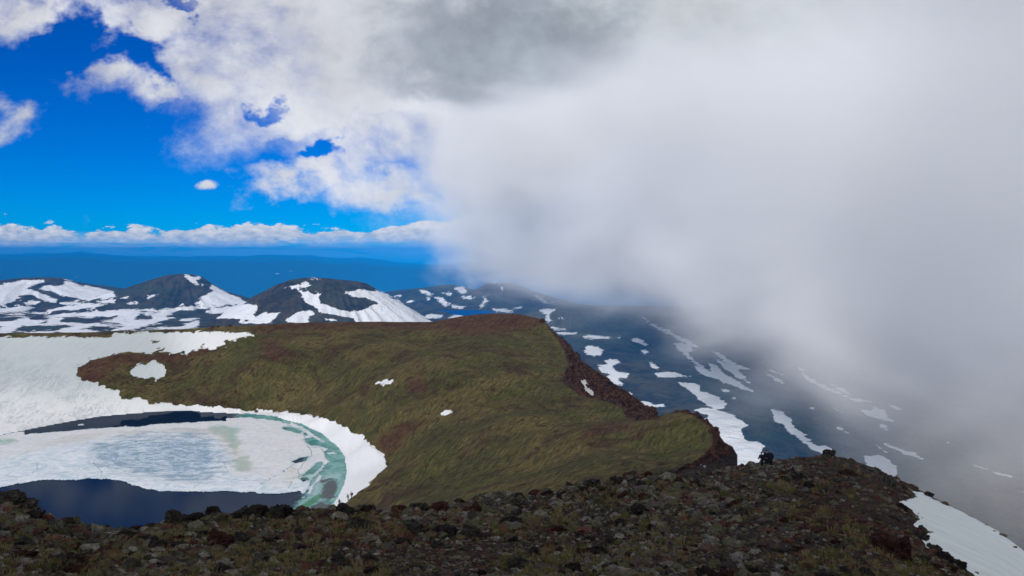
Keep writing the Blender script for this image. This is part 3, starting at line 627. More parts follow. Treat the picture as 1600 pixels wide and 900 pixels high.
tq = m.mix(nf.step(0.38, 0.62), (0.060, 0.21, 0.20), (0.19, 0.38, 0.34)); tq = m.mix(nn.step(0.52, 0.68) * 0.6, tq, (0.12, 0.17, 0.10))
c = m.mix(sh, (0.0005, 0.012, 0.036), tq)
c = m.mix((m.attr('veil') + (nn - 0.5) * 50).step(-5, 7) * 0.7, c, (0.34, 0.46, 0.46))
c = m.mix((m.attr('mud') + (nn - 0.5) * 50).step(-4, 5) * 0.9, c, (0.055, 0.050, 0.058))
c = m.mix((m.attr('weed') + (nn - 0.5) * 5).step(-2, 2) * 0.8, c, (0.03, 0.16, 0.055))
nrm = m.bump(m.noise(p, 0.8, 4, 0.6), 0.02, 0.15)
df = m.node('ShaderNodeBsdfDiffuse'); m.link(c, df.inputs['Color']); gl = m.node('ShaderNodeBsdfGlossy'); gl.inputs['Roughness'].default_value = 0.06; m.link(nrm, gl.inputs['Normal'])
mx = m.node('ShaderNodeMixShader'); mx.inputs[0].default_value = 0.085; m.link(df.outputs[0], mx.inputs[1]); m.link(gl.outputs[0], mx.inputs[2]); m.link(mx.outputs[0], m.out.inputs[0]); lk = m.mat
o = link_mesh('lake_water', np.stack([LX, LY_, np.full_like(LX, LZ)], -1).reshape(-1, 3), grid_faces(*LX.shape), lk, water_attrs); o['kind'] = 'structure'

m = M('lake ice'); p = m.pos()
sw = m.attr('swirl')
w1 = m.noise(m.mapped(p, (0.55, 0.5, 1), (0, 0, 0.3)), 0.42, 8, 0.72, 1.6); w2 = m.noise(m.mapped(p, (0.4, 1.0, 1), (0, 0, 0.15)), 1.0, 7, 0.72, 1.0)
w3 = m.noise(p, 0.10, 6, 0.6, 0.8)
c = m.mix(w2.step(0.35, 0.62), (0.56, 0.57, 0.56), (0.73, 0.72, 0.70))
grey = m.mix(w1.step(0.36, 0.58), (0.20, 0.30, 0.40), (0.58, 0.65, 0.71))
grey = m.mix((w2 - 0.5).abs().step(0.022, 0.0) * w3.step(0.42, 0.6) * 0.7, grey, (0.10, 0.19, 0.28))
c = m.mix((sw + (w3 - 0.5) * 110).step(-12, 16), c, grey)
pale = m.mix(w1.step(0.40, 0.58), (0.48, 0.57, 0.61), (0.71, 0.74, 0.75))
c = m.mix((m.attr('left') + (w3 - 0.5) * 80).step(-8, 10) * (1.0 - (sw + (w3 - 0.5) * 110).step(-12, 16)), c, pale)
tqi = m.mix(w2.step(0.42, 0.6), (0.19, 0.40, 0.37), (0.40, 0.47, 0.37))
c = m.mix((m.attr('wet') + (w3 - 0.5) * 60 + (w2 - 0.5) * 45).step(-3, 6) * 0.9, c, tqi)
c = m.mix((m.attr('silt') + (w3 - 0.5) * 60 + (w1 - 0.5) * 50).step(-3, 14) * 0.5, c, (0.50, 0.46, 0.36))
c = m.mix((m.attr('rim') * -1.0 + 3.4 + (w2 - 0.5) * 5).step(0, 3) * 0.45, c, (0.32, 0.50, 0.62))
c = m.mix((m.attr('crack') * -1.0 + 0.95 + (w2 - 0.5) * 1.0).step(0.0, 0.7) * 0.85, c, (0.10, 0.22, 0.28))
cr_ = m.node('ShaderNodeCombineXYZ'); m.link(m.attr('ring') * 15.0 + w3 * 3.0, cr_.inputs[0]); m.link(m.attr('turn') * 2.2 + w3 * 1.5, cr_.inputs[1])
rg = m.noise(cr_.outputs[0], 1.0, 6, 0.72, 0.6)
c = m.mix(m.noise(m.stretch(p, 8, 9, 3.2), 1.0, 7, 0.7, 1.2).step(0.50, 0.60) * (m.attr('left') + 10).step(-5, 15) * 0.6, c, (0.76, 0.77, 0.76))
swm = (sw + (w3 - 0.5) * 60 + 10.0).step(-12, 20)
c = m.mix(rg.step(0.52, 0.455) * (swm * 0.75 + 0.12), c, m.mix(w2, (0.10, 0.19, 0.27), (0.34, 0.44, 0.50)))
c = m.mix((rg - 0.55).abs().step(0.018, 0.0) * (swm * 0.7 + 0.2), c, (0.12, 0.24, 0.30))
im = m.finish(c, 0.7, m.bump(w1 + w2 * 0.7, 0.22, 0.8), 0.25)
swirl = polys_sdf(gx, gy, [[(148, 700), (190, 690), (235, 682), (290, 681), (330, 687), (345, 702), (350, 720), (345, 738), (330, 748), (290, 752), (230, 745), (180, 735), (150, 722)]], 1.5)
leftp = polys_sdf(gx, gy, [[(-400, 716), (0, 716), (60, 702), (140, 690), (240, 680), (330, 684), (352, 706), (360, 740), (420, 752), (480, 745), (480, 790), (200, 790), (-400, 860)]], 1.5)
wet = polys_sdf(gx, gy, [[(325, 667), (350, 666), (372, 670), (374, 690), (368, 700), (372, 716), (388, 716), (396, 724), (388, 736), (370, 739), (364, 724), (366, 708), (352, 690), (338, 678)], [(-400, 706), (0, 688), (30, 689), (0, 694), (-400, 716)]] + OPEN, 1.5)
silt = polys_sdf(gx, gy, [[(0, 716), (20, 712), (48, 698), (70, 692), (140, 676), (250, 670), (330, 668), (360, 672), (380, 700), (386, 716), (398, 724), (390, 738), (360, 744), (366, 720), (352, 700), (330, 680), (250, 677), (160, 684), (60, 704), (20, 722)], [(438, 762), (440, 745), (455, 730), (462, 734), (470, 745), (462, 760), (448, 766)]], 1.5)
isd = np.maximum(np.minimum(ice_sd + nz * 3.2, 0 - op - nz * 2.0 + 0.4), polys_sdf(gx, gy, FLOES, 1.8) + nz * 1.8)
isd = np.minimum(isd, line_dist(gx, gy, CRACKS, 1.8) * 1.0 - 0.45 + nz * 0.35) if False else isd
isd = np.minimum(isd, lake_sd - 0.6)
F = grid_faces(*LX.shape); keep = (isd.ravel()[F] > 0).all(1); F = F[keep]
used, inv = np.unique(F, return_inverse=True); F = inv.reshape(F.shape)
rr_ = np.hypot((gx - 262) / 285, (gy - 714) / 52); th_ = np.arctan2((gy - 714) / 52, (gx - 262) / 285)
at_i = {'ring': rr_, 'turn': np.abs(th_) * (1.0), 'swirl': swirl, 'left': leftp, 'wet': wet, 'silt': silt, 'rim': isd, 'crack': line_dist(gx + nz * 2.5, gy + nz * 1.2, CRACKS, 1.7)}
iz = LZ + 0.10 + 0.12 * sstep(0, 3, isd) + 0.10 * fbm(LX / 2.5, LY_ / 4, 4) * sstep(0, 4, isd)
o = link_mesh('lake_ice', np.stack([LX, LY_, iz], -1).reshape(-1, 3)[used], F, im, {k: v.ravel()[used] for k, v in at_i.items()}); o['kind'] = 'structure'

# ------------------------------------------------------------------ air: haze box and the bank of fog on the right
def vol_mat(name, col, dens, g=0.0):
    mt = bpy.data.materials.new(name); mt.use_nodes = True; nt = mt.node_tree; nt.nodes.clear()
    o_ = nt.nodes.new('ShaderNodeOutputMaterial'); v = nt.nodes.new('ShaderNodeVolumePrincipled')
    v.inputs['Color'].default_value = tuple(col) + (1,); v.inputs['Density'].default_value = dens; v.inputs['Anisotropy'].default_value = g
    nt.links.new(v.outputs[0], o_.inputs['Volume']); return mt
bm = bmesh.new(); bmesh.ops.create_cube(bm, size=1)
for v in bm.verts: v.co = Vector((v.co.x * 170000, -150 + (v.co.y + 0.5) * 70150, -2400 + (v.co.z + 0.5) * 2650.0))
me = bpy.data.meshes.new('haze'); bm.to_mesh(me); bm.free(); me.materials.append(vol_mat('air', (0.0, 0.40, 1.0), 3.5e-5, -0.68))
o = bpy.data.objects.new('haze', me); C.objects.link(o); o['kind'] = 'stuff'; o['label'] = 'blue air haze over the plateau and far ranges'

# plan of the fog's western front: x of the front for every distance y
FRONT = [(0, 250), (400, 265), (760, 360), (1250, 450), (1650, 440), (2450, 340), (3500, 170), (4300, 10), (5400, -220), (7000, -460), (9000, -700)]
def fog_bank():
    ys = np.concatenate([np.linspace(60, 2400, 40), np.linspace(2500, 9000, 50)]); t = np.linspace(0, 1, 60)
    x0 = np.interp(ys, [a for a, b in FRONT], [b for a, b in FRONT])
    x0 = np.where(ys < 800, np.maximum(x0 - 420, 110 + 0 * ys), x0 - 520)
    X = x0[:, None] + (t[None] ** 1.4) * 5200; Y = np.repeat(ys[:, None], 60, 1)
    edge_ = np.minimum(np.minimum(sstep(0, 0.03, t)[None] + 0 * X, sstep(1, 0.97, t)[None] + 0 * X), np.minimum(sstep(60, 200, Y), sstep(9000, 8800, Y)))
    lo = -60 - 375 * edge_; hi = -50 + (400 + 0.17 * Y) * edge_
    nr, nc = X.shape; n_ = nr * nc
    V = np.concatenate([np.stack([X, Y, lo], -1).reshape(-1, 3), np.stack([X, Y, hi], -1).reshape(-1, 3)])
    Fg = grid_faces(nr, nc); idx = np.arange(n_).reshape(nr, nc)
    sides = [np.stack([ln[1:], ln[:-1], ln[:-1] + n_, ln[1:] + n_], -1) for ln in (idx[0, :][::-1], idx[:, 0], idx[-1, :], idx[:, -1][::-1])]
    m = M('fog mist'); p = m.pos()
    sp_ = m.node('ShaderNodeSeparateXYZ'); m.link(p, sp_.inputs[0]); x, y, z = (S(m.nt, sp_.outputs[i]) for i in range(3))
    n = m.node('ShaderNodeFloatCurve'); m.link((y * (1 / 9000.0)).clamp(), n.inputs['Value']); c = n.mapping.curves[0]
    pts_ = [(a / 9000.0, (b + 1500) / 3000.0) for a, b in FRONT]
    c.points[0].location = pts_[0]; c.points[-1].location = pts_[-1]
    for q in pts_[1:-1]: c.points.new(*q)
    n.mapping.update(); front = S(m.nt, n.outputs[0]) * 3000.0 - 1500.0
    a = m.noise(m.stretch(p, 20, 1.5, 1.0, 0.8), 0.0019, 4, 0.66, 0.8) - 0.5
    wd = (y * 0.11).min(520.0).max(110.0)
    side = ((x - front) / wd + a * 3.4 + (z - 100.0) * 0.0004).step(-0.35, 1.25)
    base = (z + 262.0 + x.min(1200.0) * -0.05 + (y - 4300.0).max(0.0).min(3000.0) * -0.040 + a * 460.0).step(-100.0, 150.0)
    top = (y * 0.12 + 330.0 - z + a * 500.0).step(-120.0, 260.0)
    d = side * base * top * (a * 2.2 + 0.62).max(0.12) * 0.0040
    v = m.node('ShaderNodeVolumePrincipled'); v.inputs['Color'].default_value = (0.998, 0.99, 0.962, 1); v.inputs['Anisotropy'].default_value = -0.5
    m.link(d.max(0.0), v.inputs['Density']); m.nt.links.new(v.outputs[0], m.out.inputs['Volume'])
    o = link_mesh('fog_bank', V, np.concatenate([Fg[:, ::-1], Fg + n_] + sides), m.mat)
    o['kind'] = 'stuff'; o['label'] = 'pale grey fog bank lying over the right of the plateau'
fog_bank()
cy.volume_step_rate = 0.24; cy.volume_max_steps = 96

# unseen cloud added overhead to shade the near shoulder and the right-hand slopes
def shade_cloud():
    H = 330.0; off = np.array([sdir.x, sdir.y]) / sdir.z * H
    # shadow footprint on the ground: near shoulder, then everything right of the ridge
    foot = np.array([(-130, -160), (-110, 10), (-60, 34), (10, 78), (36, 130), (110, 240), (260, 360), (760, 900), (1250, 900), (1300, -100), (500, -330), (150, -330)], float)
    gx_, gy_ = np.meshgrid(np.concatenate([np.arange(-240, 480, 12), np.arange(480, 1500, 40)]), np.concatenate([np.arange(-460, 480, 12), np.arange(480, 1100, 40)]), indexing='xy')
    sd = np.full(gx_.shape, -500.0)
    P_ = foot; d2 = np.full(gx_.shape, 1e12); ins = np.zeros(gx_.shape, bool)
    for i in range(len(P_)):
        x1, y1 = P_[i]; x2, y2 = P_[(i + 1) % len(P_)]; ex, ey = x2 - x1, y2 - y1
        t = np.clip(((gx_ - x1) * ex + (gy_ - y1) * ey) / (ex * ex + ey * ey), 0, 1)
        d2 = np.minimum(d2, (gx_ - x1 - ex * t) ** 2 + (gy_ - y1 - ey * t) ** 2)
        if y1 != y2: ins ^= ((y1 > gy_) != (y2 > gy_)) & (gx_ < (x2 - x1) * (gy_ - y1) / (y2 - y1) + x1)
    sd = np.sqrt(d2) * np.where(ins, 1, -1) + 18 * fbm(gx_ / 90, gy_ / 90, 4)
    th = sstep(0, 1, (sd + 5) / (95 + 700 * sstep(100, 500, gx_))) * (1 + 0.35 * fbm(gx_ / 160, gy_ / 160, 4))
    X = gx_ + off[0]; Y = gy_ + off[1]
    lo = H - 25 * th + 14 * th * fbm(gx_ / 60, gy_ / 60, 4); hi = H + 1 + 120 * th * (0.75 + 2.2 * sstep(150, 500, gx_))
    F = grid_faces(*X.shape); keep = (th.ravel()[F] > 0.002).any(1); F = F[keep]
    n_ = X.size
    V = np.concatenate([np.stack([X, Y, np.where(th > 0.002, lo, H)], -1).reshape(-1, 3), np.stack([X, Y, np.where(th > 0.002, hi, H)], -1).reshape(-1, 3)])
    E = np.concatenate([F[:, [0, 1]], F[:, [1, 2]], F[:, [2, 3]], F[:, [3, 0]]])
    key = np.sort(E, 1); _, ix, cnt = np.unique(key[:, 0] * n_ + key[:, 1], return_index=True, return_counts=True)
    B = E[ix[cnt == 1]]; side = np.stack([B[:, 1], B[:, 0], B[:, 0] + n_, B[:, 1] + n_], -1)
    F = np.concatenate([F[:, ::-1], F + n_, side[:, ::-1]]); used, inv = np.unique(F, return_inverse=True)
    o = link_mesh('cloud', V[used], inv.reshape(F.shape), vol_mat('shade cloud vapour', (0.985, 0.985, 0.985), 0.010, 0.0))
    o['kind'] = 'stuff'; o['label'] = 'unseen cloud added over the summit to shade the near slope'
shade_cloud()

# ------------------------------------------------------------------ rocks
from mathutils import noise as mn
def tag(o, label=None, cat=None, group=None, kind=None):
    if label: o['label'] = label
    if cat: o['category'] = cat
    if group: o['group'] = group
    if kind: o['kind'] = kind
    return o
def ico(sub):
    bm = bmesh.new(); bmesh.ops.create_icosphere(bm, subdivisions=sub, radius=1)
    v = np.array([q.co[:] for q in bm.verts]); f = np.array([[a.index for a in q.verts] for q in bm.faces]); bm.free(); return v, f
def rock_shape(sub, seed, rough=0.16, cuts=9, flat=0.75):
    r = np.random.default_rng(seed); v, f = ico(sub); v = v.copy()
    v *= np.array([1.0, r.uniform(.7, 1.0), flat * r.uniform(.75, 1.1)])
    for _ in range(cuts):                                  # broken faces
        nrm = r.normal(size=3); nrm /= np.linalg.norm(nrm); d = r.uniform(.42, .78)
        h = v @ nrm - d; v -= np.clip(h, 0, None)[:, None] * nrm * 0.92
    off = Vector(r.uniform(-50, 50, 3))
    for i in range(len(v)):
        p = Vector(v[i]); nn_ = p.normalized() if p.length > 1e-6 else Vector((0, 0, 1))
        a = mn.fractal(p * 1.7 + off, 0.9, 2.1, 4) * rough + (abs(mn.noise(p * 5.5 + off)) - .2) * rough * 0.8
        a += (mn.fractal(p * 4.2 + off * 2, 0.8, 2.2, 3) - 0.5 * abs(mn.noise(p * 9 + off))) * rough * 0.75
        v[i] += np.array(nn_ * a)
    return v, f
def rock_mat(name, dark, light, lich, lamt, attr=False):
    m = M(name); p = m.pos()
    n = m.node('ShaderNodeObjectInfo'); rnd = S(m.nt, n.outputs['Random'])
    k = 1.0
    cb = m.node('ShaderNodeCombineXYZ'); 
    for i in range(3): m.link(rnd * (31.0 + 7 * i), cb.inputs[i])
    va = m.node('ShaderNodeVectorMath', operation='ADD'); m.link(p, va.inputs[0]); m.link(cb.outputs[0], va.inputs[1]); p = va.outputs[0]
    a = m.noise(p, 2.2, 8, 0.7); b = m.noise(p, 7.5, 6, 0.72, 0.4); v = m.voro(p, 9)
    c = m.mix(a.step(0.3, 0.7), dark, light)
    c = m.mix((b + (a - 0.5) * 0.6 + (rnd - 0.5) * 0.16).step(0.60 - lamt, 0.66 - lamt * 0.6), c, m.mix(v.step(0.1, 0.5), lich, tuple(x * 0.42 for x in lich)))
    c = m.mix((m.noise(p, 3.1, 5, 0.7) + (rnd - 0.5) * 0.2).step(0.60, 0.70) * 0.8, c, (0.085, 0.092, 0.030))
    c = m.mix(m.noise(p, 13, 5, 0.8).step(0.52, 0.42) * 0.8, c, tuple(x * 0.5 for x in dark))
    return m.finish(c, 0.95, m.bump(a * 1.2 + b * 0.9 + v * 0.5, 0.2, 1.0), 0.1)
GREY = rock_mat('lichened lava', (0.036, 0.030, 0.024), (0.13, 0.115, 0.092), (0.34, 0.33, 0.27), 0.12)
REDM = rock_mat('red scoria', (0.034, 0.013, 0.010), (0.150, 0.056, 0.040), (0.17, 0.11, 0.085), -0.02)
DARK = rock_mat('dark lava', (0.020, 0.015, 0.012), (0.095, 0.072, 0.055), (0.24, 0.225, 0.175), 0.07)
CRAG = rock_mat('weathered crag', (0.016, 0.008, 0.007), (0.085, 0.042, 0.032), (0.10, 0.07, 0.05), 0.0)
def shape_mesh(name, sub, seed, mat, **kw):
    v, f = rock_shape(sub, seed, **kw); me = bpy.data.meshes.new(name)
    me.from_pydata(v.tolist(), [], f.tolist()); me.polygons.foreach_set('use_smooth', [True] * len(f)); me.materials.append(mat)
    try: me.set_sharp_from_angle(angle=R(38))
    except Exception: pass
    return me
KIND = {'grey': [shape_mesh('rock', 4, 100 + i, GREY, rough=0.32, cuts=6) for i in range(6)], 'red': [shape_mesh('rock', 4, 200 + i, REDM, rough=0.24) for i in range(4)], 'dark': [shape_mesh('rock', 4, 300 + i, DARK, rough=0.30, cuts=7) for i in range(4)]}
# visible surface of the near shoulder by photo position
ZA = zfun(np.broadcast_to(U, YA.shape), YA); GV = np.maximum.accumulate(ZA / YA, 0)
def on_shoulder(px, py):
    u, v = ray(px, py); j = int(np.clip(np.searchsorted(U, u), 1, len(U) - 1))
    if v > GV[-1, j] + 0.012: return None
    v = min(float(v), float(GV[-1, j]) - 1e-5)
    i = int(np.searchsorted(GV[:, j], v)); i = min(i, YA.shape[0] - 1)
    g0, g1 = GV[max(i - 1, 0), j], GV[i, j]; t = 0 if g1 <= g0 else (v - g0) / (g1 - g0)
    Y = YA[max(i - 1, 0), j] * (1 - t) + YA[i, j] * t; return float(u * Y), float(Y), float(v * Y)
def crest_row(px):
    j = int(np.clip(np.searchsorted(U, float(ray(px, 800)[0])), 0, len(U) - 1)); Yc = YA[-1, j]; v = GV[-1, j]
    return float(proj(U[j] * Yc, Yc, v * Yc)[1])
def put_rock(name, kind, px, py, size, label, cat='rock', group=None, sq=0.85, lift=0.12, seed=None, mesh=None, pos=None):
    p = pos or on_shoulder(px, max(py, crest_row(px) + 0.3)); r = random.Random(seed if seed is not None else int(px * 13 + py * 7))
    s = size * p[1] / FPX / 2 * 1.12
    o = bpy.data.objects.new(name, mesh or r.choice(KIND[kind])); C.objects.link(o)
    o.location = (p[0], p[1], p[2] + s * lift); o.rotation_euler = (r.uniform(-.5, .5), r.uniform(-.5, .5), r.uniform(0, 6.3))
    o.scale = (s, s * r.uniform(.8, 1.1), s * sq); tag(o, label, cat, group); return o
SPECIAL = [
    ('boulder', 'grey', 22, 800, 62, 'large lichen covered boulder at the far left, its top against the dark lake'),
    ('boulder', 'grey', 58, 812, 46, 'knobbly grey boulder leaning right of the large one at the far left'),
    ('boulder', 'grey', 6, 838, 42, 'pale rounded boulder cut by the left edge of the photo'),
    ('rock', 'grey', 98, 826, 30, 'grey rock on the skyline just right of the knobbly boulder'),
    ('rock', 'red', 160, 826, 26, 'small reddish rock in front of the lowest dip of the skyline, dark lake above it'),
    ('rock', 'red', 210, 824, 24, 'dark red rock below the middle of the open dark water'),
    ('boulder', 'dark', 274, 822, 42, 'blackish brown rock heap at the right end of the skyline dip'),
    ('rock', 'dark', 304, 816, 30, 'dark rock between the blackish heap and the pointed rock'),
    ('boulder', 'dark', 334, 806, 34, 'pointed dark rock standing up against the grey part of the lake'),
    ('rock', 'grey', 322, 822, 30, 'lichened rock at the foot of the pointed dark rock'),
    ('rock', 'dark', 402, 806, 36, 'dark rock on the skyline left of the moss capped boulder'),
    ('boulder', 'dark', 440, 810, 56, 'squat dark boulder with a mossy cap below the green edge of the lake'),
    ('rock', 'red', 345, 852, 62, 'flat dark red slab below the pointed dark rock'),
    ('boulder', 'dark', 540, 808, 38, 'blackish rock on the skyline below the tip of the shore snow'),
    ('rock', 'dark', 575, 802, 28, 'blackish rock right of the tip of the shore snow'),
    ('rock', 'dark', 655, 800, 28, 'dark rock standing alone where grass slope meets the stones'),
    ('boulder', 'grey', 768, 796, 40, 'grey brown rock crowning the hump in the middle of the stony skyline'),
    ('rock', 'red', 740, 800, 34, 'reddish rock on the left flank of the middle hump'),
    ('rock', 'dark', 700, 838, 44, 'black fissured rock below the left flank of the middle hump'),
    ('rock', 'red', 1012, 782, 28, 'upright red brown rock on the shoulder below the faint path'),
    ('boulder', 'red', 1392, 866, 84, 'big crumbling red outcrop at the lower right, beside the snow slope'),
    ('boulder', 'grey', 1440, 842, 24, 'grey block touching the snow edge above the big red outcrop'),
    ('rock', 'grey', 1456, 858, 26, 'grey block between the red outcrop and the snow slope'),
    ('rock', 'dark', 1474, 872, 26, 'dark block lowest in the row along the snow edge'),
    ('rock', 'dark', 1500, 886, 28, 'dark rock at the bottom edge of the photo beside the snow slope'),
    ('rock', 'dark', 1452, 776, 13, 'small dark rock at the tip of the shoulder where the snow begins'),
    ('rock', 'dark', 1296, 713, 20, 'low dark rock knob on top of the right hand skyline'),
    ('rock', 'grey', 955, 890, 30, 'square dark rock near the middle of the bottom edge'),
    ('boulder', 'grey', 810, 884, 46, 'light grey lichened rock right of centre at the bottom edge'),
    ('rock', 'red', 1150, 792, 30, 'red brown rock in the middle of the right hand shoulder'),
]
spots = []
for nm_, kd, px, py, sz, lb in SPECIAL:
    if nm_ == 'rock' and lb.startswith('square'): kd = 'dark'
    put_rock(nm_, kd, px, py, sz, lb, 'boulder' if nm_ == 'boulder' else 'rock', lift=0.05 if py > crest_row(px) + 8 else 0.3); spots.append((px, py, sz))
AREA = lambda px: 'below the lake' if px < 520 else ('below the grassy slope' if px < 1040 else 'on the right hand shoulder')
KN = {'grey': 'grey lichen crusted rock', 'red': 'dull red volcanic rock', 'dark': 'blackish brown volcanic rock'}
r_ = random.Random(11); cnt = 0; tries = 0
while cnt < 262 and tries < 60000:
    tries += 1
    px = r_.uniform(-5, 1500); cr = crest_row(px)
    py = cr + abs(r_.gauss(0, 6)) if tries < 1500 else r_.uniform(cr, 905)
    if tries < 1500 and px > 1120: continue
    if py > 908 or SNOWF(np.array([px]), np.array([py]))[0] > -8: continue
    sz = 13 + 27 * r_.random() ** 2 * (1.25 if px < 520 else 1.0) * (0.62 if px > 1050 and py < 830 else 1)
    if any((px - a) ** 2 + ((py - b) * 1.5) ** 2 < (0.34 * (sz + c_)) ** 2 for a, b, c_ in spots): continue
    kd = r_.choices(['grey', 'dark', 'red'], [5, 4, 2.4])[0]
    put_rock('rock', kd, px, py, sz, f'{KN[kd]} among the stones {AREA(px)}', 'rock', f'{KN[kd]}s among the stones {AREA(px)}', lift=0.05, sq=r_.uniform(.6, 1))
    spots.append((px, py, sz)); cnt += 1
# crags along the broken outer edge of the crater rim
CR = [('crag', 1013, 640, 26, 'tallest brown crag at the low end of the rim cliff'), ('crag', 992, 628, 26, 'brown crag left of the tallest one at the low end of the rim cliff'), ('crag', 968, 611, 26, 'brown crag above the green notch in the rim'), ('crag', 942, 592, 24, 'crag halfway down the rim cliff'),
      ('crag', 915, 575, 22, 'dark crag above the narrow snow strip in the gully'), ('crag', 897, 554, 20, 'crag at the bend of the rim cliff'), ('crag', 886, 541, 18, 'small crag high on the rim cliff'), ('crag', 873, 526, 14, 'knob of rock just under the top of the ridge'), ('crag', 1006, 646, 24, 'dark lower buttress at the foot of the rim cliff'),
      ('crag', 1072, 643, 16, 'low knob of brown rock on the grassy hump of the rim'), ('crag', 1117, 672, 22, 'jagged brown crag right of the grassy hump'), ('crag', 1110, 688, 20, 'dark crag under the jagged one, grass on its left'), ('crag', 1134, 708, 26, 'blocky crag lowest on the rim, against the bright snowfield'), ('crag', 1122, 722, 28, 'brown crag where the rim meets the stony shoulder'),
      ('crag', 848, 499, 10, 'pale red knob on the summit of the grassy ridge')]
CM = [shape_mesh('crag', 4, 400 + i, CRAG, rough=0.26, cuts=6, flat=1.0) for i in range(5)]
for i, (nm_, px, py, sz, lb) in enumerate(CR):
    u = float(ray(px, py)[0]); D = float(Ym_(u)) - 1.0; x, y, z = at(px, py + sz * 0.28, D)
    s = sz * D / FPX / 2
    o = bpy.data.objects.new('crag', CM[i % 5]); C.objects.link(o); o.location = (x, y, z); o.rotation_euler = (0.2 * math.sin(i), 0.2, i * 1.7); o.scale = (s * 1.15, s * 1.1, s * 1.05)
    tag(o, lb, 'crag')
for px, py, lb in ((331, 509, 'leftmost tiny dark stone standing on the far crater rim'), (341, 509, 'middle tiny dark stone standing on the far crater rim'), (359, 508, 'rightmost tiny dark stone standing on the far crater rim')):
    u = float(ray(px, 510)[0]); D = float(Ym_(u)); put_rock('rock', 'dark', px, py, 4.5, lb, pos=(u * D, D, float(Zm_(u)) + 0.2), sq=1.2)
snowball = put_rock('rock', 'grey', 286, 551, 6, 'pale boulder at the lower edge of the far snowfield', 'boulder', pos=at(286, 551, 358), sq=0.9)

# ------------------------------------------------------------------ loose stones and grass nobody could count
bases = [rock_shape(2, 500 + i, rough=0.36, cuts=6, flat=0.85) for i in range(16)]
nv = len(bases[0][0])
N = 34000; V = np.empty((N, nv, 3), np.float32); Fs = np.empty((N, len(bases[0][1]), 3), np.int64); RN = np.empty((N, nv), np.float32); HU = np.empty((N, nv), np.float32); keep = []
rs = np.random.default_rng(5); PXs = rs.uniform(-40, 1640, N); CRW = np.array([crest_row(p) for p in range(-60, 1661)])
for i in range(N):
    px = PXs[i]; cr = CRW[int(px) + 60]
    py = cr + (925 - cr) * rs.uniform(0, 1) ** 1.15
    p = on_shoulder(px, py + 0.2)
    if p is None: continue
    if SNOWF(np.array([px]), np.array([py]))[0] > (-3 if rs.uniform() < .97 else 6): continue
    cl = perlin(np.array([p[0] / (1.5 + p[1] * .10) + 40]), np.array([p[1] / (2.5 + p[1] * .16)]))[0]
    sp = np.clip(rs.lognormal(1.42 + cl * 1.1, 0.6), 1.8, 24) * (0.72 if px > 1050 and py < 830 else 1.0)
    s = np.clip(sp * p[1] / FPX * 0.75, 0.012, 0.45)
    v = bases[rs.integers(16)][0]; a = rs.uniform(0, 6.28); ca, sa = math.cos(a), math.sin(a)
    v = v @ np.array([[ca, -sa, 0], [sa, ca, 0], [0, 0, 1]]) * np.array([1, 1, rs.uniform(.6, 1.0)]) * s
    V[i] = v + np.array([p[0], p[1], p[2] + s * 0.1]); Fs[i] = bases[0][1] + len(keep) * nv; RN[i] = rs.uniform()
    big = perlin(np.array([p[0] / (3 + p[1] * .15)]), np.array([p[1] / (5 + p[1] * .2)]))[0]
    HU[i] = np.clip(rs.normal(0.5 + big * 0.35 + (0.16 if px > 1250 and py < 840 else 0), 0.22), 0, 1); keep.append(i)
m = M('loose stones'); p = m.pos(); rn = m.attr('rnd'); hu = m.attr('hue'); a = m.noise(p, 9, 5, 0.7); b = m.noise(p, 2.2, 5, 0.7)
c = m.mix((hu + (b - 0.5) * 0.4).step(0.50, 0.66), m.mix(rn.step(0.2, 0.9), (0.042, 0.036, 0.030), (0.165, 0.150, 0.122)), m.mix(rn, (0.040, 0.017, 0.013), (0.130, 0.052, 0.038)))
c = m.mix((a + rn * 0.20 - (hu - 0.5).max(0.0)).step(0.64, 0.74) * 0.75, c, m.mix(rn, (0.14, 0.136, 0.10), (0.29, 0.28, 0.225)))
c = m.mix((m.noise(p, 4, 4, 0.7) + b * 0.3).step(0.64, 0.72) * 0.7, c, (0.105, 0.105, 0.042))
c = m.mix(m.noise(p, 34, 5, 0.8).step(0.53, 0.43) * 0.55, c, m.mix(0.75, c, (0.010, 0.007, 0.006)))
sm = m.finish(c, 0.95, m.bump(a + m.noise(p, 30, 4, 0.7), 0.03, 1.0), 0.1)
kk = np.array(keep); tag(link_mesh('scree', V[kk].reshape(-1, 3), Fs[kk].reshape(-1, 3), sm, {'rnd': RN[kk], 'hue': HU[kk]}, smooth=False), 'loose lichened and red stones strewn over the near shoulder', kind='stuff')

